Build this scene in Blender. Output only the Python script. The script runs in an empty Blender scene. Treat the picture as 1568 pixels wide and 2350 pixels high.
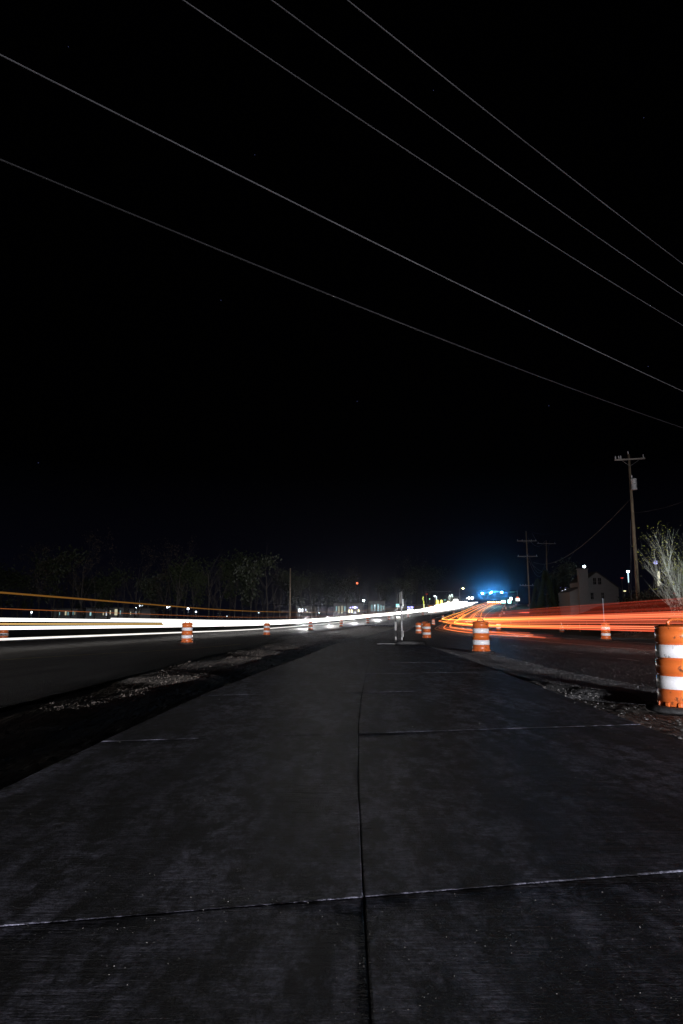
import bpy, bmesh, math, random
from mathutils import Vector, Matrix, noise as mnoise
R = math.radians
rnd = random.Random(7)
sc = bpy.context.scene
col = sc.collection

# ------------------------------------------------------------------ camera, sky, moon, exposure
PITCH = R(9.31); CAMH = 0.95
cam = bpy.data.cameras.new('camera'); cam.sensor_fit = 'HORIZONTAL'; cam.sensor_width = 24; cam.lens = 24
cam.clip_start = 0.05; cam.clip_end = 5000
camo = bpy.data.objects.new('camera', cam); col.objects.link(camo)
camo.location = (0, 0, CAMH); camo.rotation_euler = (math.pi/2 + PITCH, 0, 0)
sc.camera = camo
world = bpy.data.worlds.new('World'); sc.world = world; world.use_nodes = True
wn = world.node_tree; wn.nodes.clear()
tc = wn.nodes.new('ShaderNodeTexCoord'); sx = wn.nodes.new('ShaderNodeSeparateXYZ')
ramp = wn.nodes.new('ShaderNodeValToRGB'); bg = wn.nodes.new('ShaderNodeBackground'); wo = wn.nodes.new('ShaderNodeOutputWorld')
wn.links.new(tc.outputs['Generated'], sx.inputs[0]); wn.links.new(sx.outputs['Z'], ramp.inputs[0])
wn.links.new(ramp.outputs[0], bg.inputs[0]); wn.links.new(bg.outputs[0], wo.inputs[0])
cr = ramp.color_ramp
cr.elements[0].position = 0.0; cr.elements[0].color = (.0016, .0017, .0042, 1)
cr.elements[1].position = 0.22; cr.elements[1].color = (.00012, .00012, .0002, 1)
bg.inputs[1].default_value = 1.0
moon = bpy.data.lights.new('moon', 'SUN'); moon.energy = 0.036; moon.angle = R(0.5); moon.color = (.72, .79, 1.0)
mo = bpy.data.objects.new('moon', moon); col.objects.link(mo)
def aim(o, d): o.rotation_euler = Vector(d).to_track_quat('-Z', 'Y').to_euler()
MEL, MAZ = R(17), R(24)                         # behind the camera, to its right
aim(mo, (-math.sin(MAZ)*math.cos(MEL), math.cos(MAZ)*math.cos(MEL), -math.sin(MEL)))
mo.location = (10, -30, 20)
vs = sc.view_settings; vs.view_transform = 'Standard'; vs.look = 'None'; vs.exposure = 0; vs.gamma = 1
vs.use_curve_mapping = False
cy = sc.cycles
cy.use_denoising = True
cy.max_bounces = 5; cy.diffuse_bounces = 2; cy.glossy_bounces = 2; cy.transmission_bounces = 3
cy.volume_bounces = 0; cy.transparent_max_bounces = 96
cy.sample_clamp_indirect = 2.0; cy.caustics_reflective = False; cy.caustics_refractive = False

# ------------------------------------------------------------------ curves and terrain
def interp(tab):
    """smooth (Catmull-Rom, monotone-ish) function through a table"""
    xs = [a for a, _ in tab]; ys = [b for _, b in tab]; n = len(xs)
    m = []
    for i in range(n):
        if i == 0: m.append((ys[1]-ys[0])/(xs[1]-xs[0]))
        elif i == n-1: m.append((ys[-1]-ys[-2])/(xs[-1]-xs[-2]))
        else:
            a = (ys[i]-ys[i-1])/(xs[i]-xs[i-1]); b = (ys[i+1]-ys[i])/(xs[i+1]-xs[i])
            m.append(0 if a*b <= 0 else 2*a*b/(a+b))
    def f(t):
        if t <= xs[0]: return ys[0] + m[0]*(t-xs[0])
        if t >= xs[-1]: return ys[-1] + m[-1]*(t-xs[-1])
        i = 0
        while t > xs[i+1]: i += 1
        h = xs[i+1]-xs[i]; s = (t-xs[i])/h
        return ((2*s**3-3*s*s+1)*ys[i] + (s**3-2*s*s+s)*h*m[i] + (-2*s**3+3*s*s)*ys[i+1] + (s**3-s*s)*h*m[i+1])
    return f
def ss(a, b, t):
    t = max(0., min(1., (t-a)/(b-a))); return t*t*(3-2*t)
Zr = interp([(-100, 0), (56, 0), (70, .06), (84, .2), (107, .54), (130, 1.1), (153, 1.8), (176, 2.55), (200, 3.4), (230, 4.8), (260, 6.5),
             (300, 9.0), (340, 10.6), (400, 11.6), (520, 12.2), (1500, 12.3)])
Lr = interp([(-80, -17.5), (-20, -12.8), (0, -11.2), (37, -8.3), (60, -6.5), (84, -3.75), (107, 0), (130, 4.9), (153, 10.5), (176, 17), (200, 24),
             (230, 33.5), (260, 44.5), (300, 60), (340, 77), (400, 104), (500, 152)])       # barrel line of the left road
Le = interp([(-80, -4.6), (-20, -4.3), (8, -3.9), (20, -4.0), (32, -3.8), (45, -4.6), (60, -4.6), (84, -2.1), (107, 1.4), (130, 6.3), (153, 12),
             (176, 18.6), (200, 25.6), (230, 35), (260, 46), (300, 61.5), (340, 78.5), (400, 105.5), (500, 153.5)])   # right edge of its asphalt
Ee = interp([(-80, 10.7), (50, 10.7), (85, 11.7), (102, 14.0), (119, 17.2), (155, 24.6), (205, 35.6), (260, 50), (300, 63), (340, 79.5), (400, 107), (500, 155)])  # left line of right road
Sl = interp([(-8, -1.85), (3.7, -1.78), (8.1, -1.72), (12, -1.5), (17.5, -1.1), (28, -.4), (38, .55), (49, 1.65), (68, 3.75), (95, 7.3), (112, 9.3)])
Sr = interp([(-8, 2.25), (5.2, 2.55), (12.7, 2.9), (20, 3.15), (26, 3.3), (27.2, 3.25), (28.6, 2.75), (30, 2.45), (33, 2.65), (38, 3.2), (70, 6.3), (110, 11.8),
             (180, 25.5), (225, 36), (300, 60.6)])
Sc = interp([(-8, .0), (2.3, .07), (5.1, .12), (12, .42), (20, .9), (28.5, 1.45), (38, 1.9), (44, 2.2)])
Ae = interp([(-80, 6.2), (-8, 6.2), (7, 5.9), (8.4, 5.25), (9.1, 4.35), (9.8, 3.62), (11.2, 3.22), (13, 3.12), (20, 3.32), (26, 3.45), (29, 2.7), (33, 2.85), (38, 3.4), (70, 6.5), (110, 12),
             (180, 25.7), (225, 36.3), (300, 60.9), (400, 106.5)])                          # left edge of right asphalt
Rw = interp([(-80, 8.0), (30, 8.0), (60, 8.6), (85, 9.2), (500, 9.4)])                       # width of the right road
def ground(x, y):
    z = Zr(y)
    l = Lr(y) - 13
    z *= 1 - .8*ss(0, 60, l - x)
    bs = 20 + 16*ss(55, 85, y) + (Ee(y)-17 if y > 119 else 0)*.75
    hb = 2.0 + 1.9*ss(60, 110, y)
    fade = 1-ss(170, 260, y)
    z += hb*ss(bs, bs+7+6*ss(60, 110, y), x)*fade
    z -= .28*ss(Ee(y)+Rw(y), Ee(y)+Rw(y)+2.0, x)*fade
    return z - .10
def cam_u(u, y, z): return (u-784)/1568*(y*math.cos(PITCH)+(z-CAMH)*math.sin(PITCH))
def pt(u, v, y):
    """the place seen at (u, v) of the 1568-wide photograph, y metres ahead"""
    a = u-784; b = 1175-v; f = 1568.
    wy = f*math.cos(PITCH)-b*math.sin(PITCH); wz = f*math.sin(PITCH)+b*math.cos(PITCH)
    t = y/wy
    return Vector((a*t, y, CAMH+wz*t))
def on_ground(u, y, road=True):
    z = Zr(y) if road else ground(cam_u(u, y, Zr(y)), y)
    return Vector((cam_u(u, y, z), y, z))

# ------------------------------------------------------------------ materials
MATS = {}
def nodes(name):
    m = bpy.data.materials.new(name); m.use_nodes = True; nt = m.node_tree; nt.nodes.clear()
    out = nt.nodes.new('ShaderNodeOutputMaterial'); return m, nt, out
def surf(name, c1, c2=None, rough=.8, scale=8, bump=0, bscale=60, metal=0, stretch=None, detail=4, spec=.5, c3=None, c3pos=.68, c3scale=3, dist=.01):
    """procedural: two-colour noise, optional third stain colour, optional bump"""
    if name in MATS: return MATS[name]
    m, nt, out = nodes(name); N = nt.nodes.new; L = nt.links.new
    p = N('ShaderNodeBsdfPrincipled'); L(p.outputs[0], out.inputs[0])
    p.inputs['Roughness'].default_value = rough; p.inputs['Metallic'].default_value = metal
    p.inputs['Specular IOR Level'].default_value = spec
    t = N('ShaderNodeTexCoord'); mp = N('ShaderNodeMapping'); L(t.outputs['Object'], mp.inputs[0])
    if stretch: mp.inputs['Scale'].default_value = stretch
    n = N('ShaderNodeTexNoise'); n.inputs['Scale'].default_value = scale; n.inputs['Detail'].default_value = detail; L(mp.outputs[0], n.inputs['Vector'])
    r = N('ShaderNodeValToRGB'); r.color_ramp.elements[0].position = .32; r.color_ramp.elements[1].position = .68
    r.color_ramp.elements[0].color = (*c1, 1); r.color_ramp.elements[1].color = (*(c2 or c1), 1)
    L(n.outputs['Fac'], r.inputs[0]); c_out = r.outputs[0]
    if c3:
        n3 = N('ShaderNodeTexNoise'); n3.inputs['Scale'].default_value = c3scale; n3.inputs['Detail'].default_value = 9; n3.inputs['Roughness'].default_value = .65
        L(t.outputs['Object'], n3.inputs['Vector'])
        r3 = N('ShaderNodeValToRGB'); r3.color_ramp.elements[0].position = c3pos-.03; r3.color_ramp.elements[1].position = c3pos+.03
        L(n3.outputs['Fac'], r3.inputs[0])
        mx = N('ShaderNodeMix'); mx.data_type = 'RGBA'; L(r3.outputs[0], mx.inputs[0]); L(c_out, mx.inputs[6]); mx.inputs[7].default_value = (*c3, 1)
        c_out = mx.outputs[2]
    L(c_out, p.inputs['Base Color'])
    if bump:
        nb = N('ShaderNodeTexNoise'); nb.inputs['Scale'].default_value = bscale; nb.inputs['Detail'].default_value = 6; L(mp.outputs[0], nb.inputs['Vector'])
        b = N('ShaderNodeBump'); b.inputs['Strength'].default_value = bump; b.inputs['Distance'].default_value = dist
        L(nb.outputs['Fac'], b.inputs['Height']); L(b.outputs[0], p.inputs['Normal'])
    MATS[name] = m; return m
def glow(name, c, s, add=False):
    if name in MATS: return MATS[name]
    m, nt, out = nodes(name); e = nt.nodes.new('ShaderNodeEmission'); e.inputs[0].default_value = (*c, 1); e.inputs[1].default_value = s
    if add:
        t = nt.nodes.new('ShaderNodeBsdfTransparent'); a = nt.nodes.new('ShaderNodeAddShader')
        nt.links.new(e.outputs[0], a.inputs[0]); nt.links.new(t.outputs[0], a.inputs[1]); nt.links.new(a.outputs[0], out.inputs[0])
    else: nt.links.new(e.outputs[0], out.inputs[0])
    MATS[name] = m; return m

def concrete_mat():
    m, nt, out = nodes('broomed concrete'); N = nt.nodes.new; L = nt.links.new
    p = N('ShaderNodeBsdfPrincipled'); L(p.outputs[0], out.inputs[0]); p.inputs['Roughness'].default_value = .72; p.inputs['Specular IOR Level'].default_value = .28
    t = N('ShaderNodeTexCoord')
    def nz(scale, detail=4, rough=.55, st=None, rot=-8):
        n = N('ShaderNodeTexNoise'); n.inputs['Scale'].default_value = scale; n.inputs['Detail'].default_value = detail; n.inputs['Roughness'].default_value = rough
        if st:
            mp = N('ShaderNodeMapping'); mp.inputs['Scale'].default_value = st; mp.inputs['Rotation'].default_value = (0, 0, R(rot)); L(t.outputs['Object'], mp.inputs[0]); L(mp.outputs[0], n.inputs['Vector'])
        else: L(t.outputs['Object'], n.inputs['Vector'])
        return n
    def rp(n, a, b, c1, c2):
        r = N('ShaderNodeValToRGB'); r.color_ramp.elements[0].position = a; r.color_ramp.elements[1].position = b
        r.color_ramp.elements[0].color = (*c1, 1); r.color_ramp.elements[1].color = (*c2, 1); L(n.outputs['Fac'], r.inputs[0]); return r
    def mul(a, b):
        x = N('ShaderNodeMix'); x.data_type = 'RGBA'; x.blend_type = 'MULTIPLY'; x.inputs[0].default_value = 1; L(a, x.inputs[6]); L(b, x.inputs[7]); return x.outputs[2]
    w = (1, 1, 1)
    c = rp(nz(.7, 9, .7, (1.5, .55, 1), 4), .36, .62, (.12, .125, .175), (.46, .465, .60)).outputs[0]   # large tone changes
    c = mul(c, rp(nz(6, 8, .72, (1.5, .75, 1), -20), .43, .57, (.06, .06, .065), w).outputs[0])      # mottle
    c = mul(c, rp(nz(2.2, 6, .6, (1.6, .22, 1), 7), .40, .52, (.30, .30, .31), w).outputs[0])         # tyre-wide streaks along the slab
    c = mul(c, rp(nz(1, 5, .7, (7, 60, 1)), .36, .58, (.38, .38, .40), w).outputs[0])                # broom strokes
    c = mul(c, rp(nz(36, 7, .85), .42, .58, (.22, .22, .23), w).outputs[0])                            # sand grain, coarse to fine
    c = mul(c, rp(nz(13, 3), .66, .70, w, (.12, .12, .12)).outputs[0])                                 # dark spots
    L(c, p.inputs['Base Color'])
    b = None
    for n, st_, d in ((nz(1, 3, .6, (7, 95, 1)), .8, .009), (nz(150, 2), .8, .006), (nz(9, 5, .6, (.5, 1.6, 1)), .8, .018)):
        q = N('ShaderNodeBump'); q.inputs['Strength'].default_value = st_; q.inputs['Distance'].default_value = d; L(n.outputs['Fac'], q.inputs['Height'])
        if b: L(b.outputs[0], q.inputs['Normal'])
        b = q
    L(b.outputs[0], p.inputs['Normal'])
    return m
def asphalt_mat(name, rough, spec, base=1.0):
    m, nt, out = nodes(name); N = nt.nodes.new; L = nt.links.new
    p = N('ShaderNodeBsdfPrincipled'); L(p.outputs[0], out.inputs[0]); p.inputs['Specular IOR Level'].default_value = spec
    t = N('ShaderNodeTexCoord')
    v = N('ShaderNodeTexVoronoi'); v.inputs['Scale'].default_value = 55; L(t.outputs['Object'], v.inputs['Vector'])
    bw = N('ShaderNodeRGBToBW'); L(v.outputs['Color'], bw.inputs[0])
    r = N('ShaderNodeValToRGB'); e = r.color_ramp.elements
    e[0].position = 0; e[0].color = (.030*base, .030*base, .034*base, 1); e[1].position = 1; e[1].color = (.55, .54, .55, 1)
    q = e.new(.60); q.color = (.052*base, .050*base, .055*base, 1); q = e.new(.84); q.color = (.09*base, .088*base, .095*base, 1)
    L(bw.outputs[0], r.inputs[0])
    mp = N('ShaderNodeMapping'); mp.inputs['Scale'].default_value = (1.2, .18, 1); L(t.outputs['Object'], mp.inputs[0])
    n = N('ShaderNodeTexNoise'); n.inputs['Scale'].default_value = 1.6; n.inputs['Detail'].default_value = 7; L(mp.outputs[0], n.inputs['Vector'])
    rr = N('ShaderNodeValToRGB'); rr.color_ramp.elements[0].position = .36; rr.color_ramp.elements[1].position = .62
    rr.color_ramp.elements[0].color = (.24, .24, .25, 1); rr.color_ramp.elements[1].color = (1, .98, .96, 1); L(n.outputs['Fac'], rr.inputs[0])
    mx = N('ShaderNodeMix'); mx.data_type = 'RGBA'; mx.blend_type = 'MULTIPLY'; mx.inputs[0].default_value = 1
    L(r.outputs[0], mx.inputs[6]); L(rr.outputs[0], mx.inputs[7]); L(mx.outputs[2], p.inputs['Base Color'])
    mr = N('ShaderNodeMapRange'); mr.inputs[3].default_value = rough-.08; mr.inputs[4].default_value = rough+.1; L(n.outputs['Fac'], mr.inputs[0]); L(mr.outputs[0], p.inputs['Roughness'])
    b = N('ShaderNodeBump'); b.inputs['Strength'].default_value = 1.0; b.inputs['Distance'].default_value = .022; L(v.outputs['Distance'], b.inputs['Height']); L(b.outputs[0], p.inputs['Normal'])
    return m
M_CONC = concrete_mat()
M_ASPH = asphalt_mat('asphalt', .58, .4, 1.3)
M_ASPHL = asphalt_mat('worn asphalt', .62, .35, 1.25)
M_BERM = surf('loose asphalt', (.08, .08, .085), (.30, .295, .31), .8, 60, 1.0, 55, dist=.06, c3=(.42, .42, .43), c3pos=.70, c3scale=45)
M_DIRT = surf('damp dirt', (.09, .075, .062), (.33, .28, .24), .9, 2.4, 1.0, 9, dist=.16, detail=9, stretch=(1.5, .35, 1), c3=(.42, .37, .33), c3pos=.60, c3scale=1.1)
M_GRASS = surf('dark verge', (.018, .024, .012), (.05, .05, .03), .95, 3, .8, 30, dist=.05)
M_LINEW = surf('white road paint', (.45, .45, .45), (.78, .78, .78), .6, 9, 1.0, 90, dist=.02, c3=(.12, .12, .12), c3pos=.62, c3scale=14)
M_LINEY = surf('yellow road paint', (.42, .32, .09), (.62, .48, .14), .6, 9, 1.0, 90, dist=.02, c3=(.10, .09, .08), c3pos=.60, c3scale=12)
M_ORANGE = surf('orange plastic', (.50, .105, .022), (.62, .135, .03), .33, 3, .05, 30, c3=(.10, .04, .02), c3pos=.625, c3scale=5)
M_OBAND = surf('orange sheeting', (.58, .125, .025), (.70, .165, .035), .28, 3, c3=(.09, .04, .025), c3pos=.63, c3scale=6)
M_WBAND = surf('white sheeting', (.70, .70, .73), (.88, .88, .90), .28, 3, c3=(.14, .13, .13), c3pos=.635, c3scale=6)
M_RUB = surf('black rubber', (.014, .014, .015), (.04, .04, .042), .7, 20, .5, 50)
M_STICK = surf('white sticker', (.6, .6, .62), (.75, .75, .77), .4)
M_GALV = surf('galvanised steel', (.13, .13, .135), (.23, .23, .235), .5, 14, metal=.4)
M_FOOT = surf('dusty steel', (.05, .05, .05), (.13, .13, .13), .6, 22)
M_BLACK = surf('black paint', (.012, .012, .013), (.03, .03, .03), .5)
M_WPAINT = surf('white post paint', (.45, .45, .46), (.62, .62, .62), .5, 9)
M_WIRE = surf('aluminium wire', (.06, .06, .068), (.13, .13, .145), .55, 2, stretch=(.3, .3, .3))
M_WIRED = surf('dark cable', (.004, .004, .006), (.012, .0115, .015), .6, .22, detail=2)
M_WOOD = surf('creosote pole wood', (.10, .075, .05), (.26, .20, .14), .85, 6, .5, 30, stretch=(6, 6, .4))
M_ARM = surf('weathered crossarm', (.22, .19, .17), (.36, .32, .30), .85, 8, stretch=(1, 8, 8))
M_PORC = surf('porcelain', (.42, .42, .45), (.55, .55, .58), .3)
M_TANK = surf('grey tank paint', (.36, .36, .38), (.48, .48, .5), .45, 4)
M_BARK = surf('bark', (.022, .019, .017), (.055, .048, .044), .9, 8, .6, 30)
M_PBARK = surf('pale smooth bark', (.22, .22, .19), (.40, .40, .36), .7, 10)
M_LEAFY = surf('yellow green leaf', (.16, .17, .03), (.32, .30, .05), .6)
M_LEAF = surf('dark leaf', (.012, .02, .009), (.035, .045, .018), .6)
M_LEAFB = surf('brown leaf', (.03, .022, .014), (.06, .045, .03), .7)
M_PALEF = surf('grey green leaf', (.06, .075, .045), (.12, .13, .09), .7)
M_SIDING = surf('pale clapboard', (.28, .27, .27), (.36, .35, .35), .8, 3, .5, 5, stretch=(.2, 1, 9))
M_ROOF = surf('shingle roof', (.05, .045, .045), (.09, .085, .08), .9, 14, .5, 20)
M_BRICKP = surf('painted chimney', (.28, .27, .27), (.36, .35, .35), .85, 6, .6, 14)
M_GLASSD = surf('dark window glass', (.008, .009, .011), (.015, .016, .018), .12)
M_WALL = surf('shop wall', (.14, .14, .15), (.2, .2, .2), .8, 2)
M_STONE = surf('pebble', (.035, .034, .034), (.16, .155, .15), .8, 4)
M_PEB = surf('small grit', (.10, .10, .10), (.34, .33, .32), .85, 40)
M_CHIP = surf('stone chip', (.09, .09, .095), (.30, .30, .31), .75, 30)
M_CRUMB = surf('dirt crumb', (.04, .034, .028), (.15, .125, .105), .9, 14)
M_CLOD = surf('dirt clod', (.025, .021, .018), (.085, .072, .062), .95, 6)
M_CARP = surf('car paint', (.10, .10, .11), (.12, .12, .13), .25, 2, metal=.5)
M_GREENP = surf('street sign green', (.02, .22, .12), (.02, .25, .14), .4)

# ------------------------------------------------------------------ mesh building
class MB:
    def __init__(s): s.v = []; s.f = []; s.m = []; s.k = 0
    def add(s, vs, fs):
        o = len(s.v); s.v += [tuple(a) for a in vs]; s.f += [tuple(i+o for i in f) for f in fs]; s.m += [s.k]*len(fs); return s
    def box(s, c, d, rz=0, bev=0, rx=0):
        bm = bmesh.new(); bmesh.ops.create_cube(bm, size=1)
        for v in bm.verts: v.co = Vector((v.co.x*d[0], v.co.y*d[1], v.co.z*d[2]))
        if bev: bmesh.ops.bevel(bm, geom=bm.edges[:], offset=bev, segments=2, affect='EDGES', profile=.6)
        M = Matrix.Translation(c) @ Matrix.Rotation(rz, 4, 'Z') @ Matrix.Rotation(rx, 4, 'X'); bmesh.ops.transform(bm, matrix=M, verts=bm.verts[:])
        bm.verts.index_update(); s.add([v.co[:] for v in bm.verts], [[v.index for v in f.verts] for f in bm.faces]); bm.free(); return s
    def tube(s, pts, r, n=8, caps=True, ez=1.0):
        pts = [Vector(p) for p in pts]; rs = r if isinstance(r, (list, tuple)) else [r]*len(pts)
        vs = []; up0 = None
        for i, p in enumerate(pts):
            d = (pts[min(i+1, len(pts)-1)]-pts[max(i-1, 0)]).normalized()
            up = Vector((0, 0, 1)) if abs(d.z) < .95 else Vector((0, 1, 0))
            a = d.cross(up).normalized(); b = a.cross(d).normalized()
            if up0 is not None and a.dot(up0) < 0: a = -a; b = -b
            up0 = a
            for k in range(n):
                t = 2*math.pi*k/n; vs.append(p + a*math.cos(t)*rs[i] + b*math.sin(t)*rs[i]*ez)
        fs = [(i*n+k, i*n+(k+1) % n, (i+1)*n+(k+1) % n, (i+1)*n+k) for i in range(len(pts)-1) for k in range(n)]
        if caps: fs += [tuple(range(n))[::-1], tuple((len(pts)-1)*n+k for k in range(n))]
        return s.add(vs, fs)
    def lathe(s, prof, n=32, c=(0, 0, 0), close=True):
        vs = []; c = Vector(c)
        for r, z in prof:
            for k in range(n): t = 2*math.pi*k/n; vs.append(c+Vector((r*math.cos(t), r*math.sin(t), z)))
        fs = [(i*n+k, i*n+(k+1) % n, (i+1)*n+(k+1) % n, (i+1)*n+k) for i in range(len(prof)-1) for k in range(n)]
        if close: fs += [tuple(range(n))[::-1], tuple((len(prof)-1)*n+k for k in range(n))]
        return s.add(vs, fs)
    def ball(s, c, r, n=8, sq=(1, 1, 1)):
        prof = [(math.sin(math.pi*i/n)*.9999+1e-4, -math.cos(math.pi*i/n)) for i in range(n+1)]
        vs = []
        for a, z in prof:
            for k in range(n): t = 2*math.pi*k/n; vs.append((c[0]+a*math.cos(t)*r*sq[0], c[1]+a*math.sin(t)*r*sq[1], c[2]+z*r*sq[2]))
        return s.add(vs, [(i*n+k, i*n+(k+1) % n, (i+1)*n+(k+1) % n, (i+1)*n+k) for i in range(n) for k in range(n)])
    def build(s, name, mat, parent=None, smooth=False, mats=None):
        me = bpy.data.meshes.new(name); me.from_pydata(s.v, [], s.f); me.update()
        for x in (mats or [mat]): me.materials.append(x)
        if mats: me.polygons.foreach_set('material_index', s.m)
        if smooth: me.polygons.foreach_set('use_smooth', [True]*len(me.polygons))
        o = bpy.data.objects.new(name, me); col.objects.link(o)
        if parent: o.parent = parent
        return o
def tag(o, label=None, cat=None, group=None, kind=None):
    if label: o['label'] = label
    if cat: o['category'] = cat
    if group: o['group'] = group
    if kind: o['kind'] = kind
    return o
def empty(name, loc=(0, 0, 0), rz=0, label=None, cat=None, group=None, kind=None):
    o = bpy.data.objects.new(name, None); col.objects.link(o); o.location = loc; o.rotation_euler = (0, 0, rz); o.empty_display_size = .2
    return tag(o, label, cat, group, kind)
def copy_tree(o, parent=None):
    c = o.copy(); col.objects.link(c); c.parent = parent
    for ch in list(o.children): copy_tree(ch, c)
    return c
def strip(name, ys, xl, xr, dz, mat, n=4, kind='structure', zf=None, parent=None, jit=0):
    mb = MB(); vs = []
    for y in ys:
        a, b = xl(y), xr(y)
        for i in range(n+1):
            x = a+(b-a)*i/n; vs.append((x, y, (zf(x, y) if zf else Zr(y))+dz+(jit*mnoise.noise((x*2.3, y*2.3, 0)) if jit else 0)))
    w = n+1
    mb.add(vs, [(j*w+i, j*w+i+1, (j+1)*w+i+1, (j+1)*w+i) for j in range(len(ys)-1) for i in range(n)])
    return tag(mb.build(name, mat, parent, True), kind=kind)
def yrange(a, b, st, far=None):
    out = []; y = a
    while y < b: out.append(y); y += st if y < 60 else max(st, 4)
    return out+[b]

# ------------------------------------------------------------------ the ground and the roads
def axis(lims):
    out = []
    for a, b, st in lims:
        t = a
        while t < b-1e-6: out.append(t); t += st
    return out+[lims[-1][1]]
gx = axis([(-2500, -300, 220), (-300, -60, 24), (-60, -12, 4), (-12, -5, .7), (-5, 6, .22), (6, 24, 1.2), (24, 120, 4), (120, 300, 18), (300, 2500, 220)])
gy = axis([(-300, -20, 40), (-20, 1, 2), (1, 14, .22), (14, 40, .6), (40, 120, 2.5), (120, 420, 8), (420, 900, 48), (900, 4000, 310)])
def relief(x, y):
    k_ = .35 if x > 1 else 1
    z = k_*(.035*mnoise.noise((x*1.7, y*1.1, 3)) + .02*mnoise.noise((x*6, y*5, 1)))
    a_, b_ = Le(y), Sl(y)
    if a_-.5 < x < b_:
        f_ = (x-a_)/max(.5, b_-a_)                          # the dirt heaps up midway and sinks beside the slab
        z += (.20*ss(-.05, .25, f_)*(1-ss(.55, .95, f_)) - .05*ss(.85, 1, f_))*(.85+.5*mnoise.noise((x*.9, y*.35, 7)))*ss(3, 12, y)
        z += .03*abs(mnoise.noise((x*3.1, y*1.6, 5)))
    return z
mb = MB(); vs = []
for y in gy:
    for x in gx:
        z = ground(x, y)
        if y < 60 and -8 < x < 8:
            z += relief(x, y)
        if y > 40 and Le(y) < x < Sr(y)-1 and y < 113: z -= .12*ss(70, 95, y)*(1-ss(108, 116, y))
        vs.append((x, y, z))
w = len(gx)
mb.add(vs, [(j*w+i, j*w+i+1, (j+1)*w+i+1, (j+1)*w+i) for j in range(len(gy)-1) for i in range(w-1)])
# verge grass to the sides, dirt in the works area
for k, f in enumerate(mb.f):
    cx = sum(mb.v[i][0] for i in f)/4; cyy = sum(mb.v[i][1] for i in f)/4
    if cx > Ee(cyy)+Rw(cyy)+3.5 or cx < Lr(cyy)-12.5: mb.m[k] = 1
tag(mb.build('ground', None, None, True, [M_DIRT, M_GRASS]), kind='structure')

YS = yrange(-80, 420, 1.5)
strip('left_road', YS, lambda y: Lr(y)-10.3, Le, 0.0, M_ASPHL, 6)
# right road with a sloping rough edge
strip('right_road', YS, Ae, lambda y: Ee(y)+Rw(y), .03, M_ASPH, 6)
ysb = axis([(-12, 26, .16)])
bm_ = MB(); vs = []
for y in ysb:
    a = Ae(y); nrm = .14*mnoise.noise((y*.9, 0, 0)) + .08*mnoise.noise((y*3.2, 2, 0))
    for i in range(9):
        t = (0, .2, .4, .55, .68, .76, .84, .92, 1)[i]; x = a+1.15-t*1.45+nrm*t; z = .036-.15*ss(.66, 1, t)+.022*mnoise.noise((x*9, y*9, 0))*ss(0, .3, t)
        vs.append((x, y, z))
bm_.add(vs, [(j*9+i, (j+1)*9+i, (j+1)*9+i+1, j*9+i+1) for j in range(len(ysb)-1) for i in range(8)])
tag(bm_.build('asphalt_edge', M_BERM, None, True), kind='structure')
# crossing road on the hilltop
cmb = MB(); vs = []
for i in range(41):
    x = -40+i*5.5
    for j in range(4): vs.append((x, 303+j*5, Zr(303+j*5)+.045-.02))
cmb.add(vs, [(i*4+j, (i+1)*4+j, (i+1)*4+j+1, i*4+j+1) for i in range(40) for j in range(3)])
tag(cmb.build('cross_road', M_ASPH, None, True), kind='structure')

# painted lines
def line(name, xf, y0, y1, wd, dz, mat, dash=None):
    mb = MB(); y = y0
    while y < y1:
        e = min(y1, y+(dash[0] if dash else 400)); ys = yrange(y, e, 2)
        vs = []
        for q in ys: vs += [(xf(q)-wd/2, q, Zr(q)+dz), (xf(q)+wd/2, q, Zr(q)+dz)]
        mb.add(vs, [(2*i, 2*i+1, 2*i+3, 2*i+2) for i in range(len(ys)-1)])
        y = e+(dash[1] if dash else 1)
    return tag(mb.build(name, mat), kind='structure')
line('white_edge_line', lambda y: Ee(y)+.02, -60, 300, .13, .034, M_LINEW)
line('right_edge_line', lambda y: Ee(y)+3.95+3.4*ss(55, 85, y), -60, 300, .12, .034, M_LINEW)
line('lane_line', lambda y: Ee(y)+3.75, 92, 296, .12, .034, M_LINEW, (3, 9))
line('scuffed_line', lambda y: 7.6-.006*y, 2, 30, .09, .034, M_LINEW, (1.3, 2.6))
line('yellow_edge_line', lambda y: interp([(-20, -17), (18.4, -9.15), (22, -7.9), (27, -5.9), (34, -4.6)])(y), 2, 33, .11, .004, M_LINEY)
line('left_edge_line', lambda y: Lr(y)-9.6, -60, 300, .14, .004, M_LINEW)
line('left_lane_line', lambda y: Lr(y)-5.0, -60, 300, .12, .004, M_LINEW, (3, 9))
line('left_inner_line', lambda y: Lr(y)-1.0, 40, 300, .13, .004, M_LINEW)

# the low concrete island at the far side of the left road
isl = MB(); iy = yrange(30, 52, 1); vs = []
for y in iy:
    x0 = Lr(y)-11.6+(y-30)*.05
    for dx, dz in ((-1.5, -.05), (-1.42, .16), (-.1, .16), (0, -.05)): vs.append((x0+dx, y, Zr(y)+dz))
isl.add(vs, [(j*4+i, j*4+i+1, (j+1)*4+i+1, (j+1)*4+i) for j in range(len(iy)-1) for i in range(3)]+[(0, 1, 2, 3), tuple(len(vs)-4+i for i in (3, 2, 1, 0))])
tag(isl.build('kerb_island', M_CONC), kind='structure')

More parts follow.
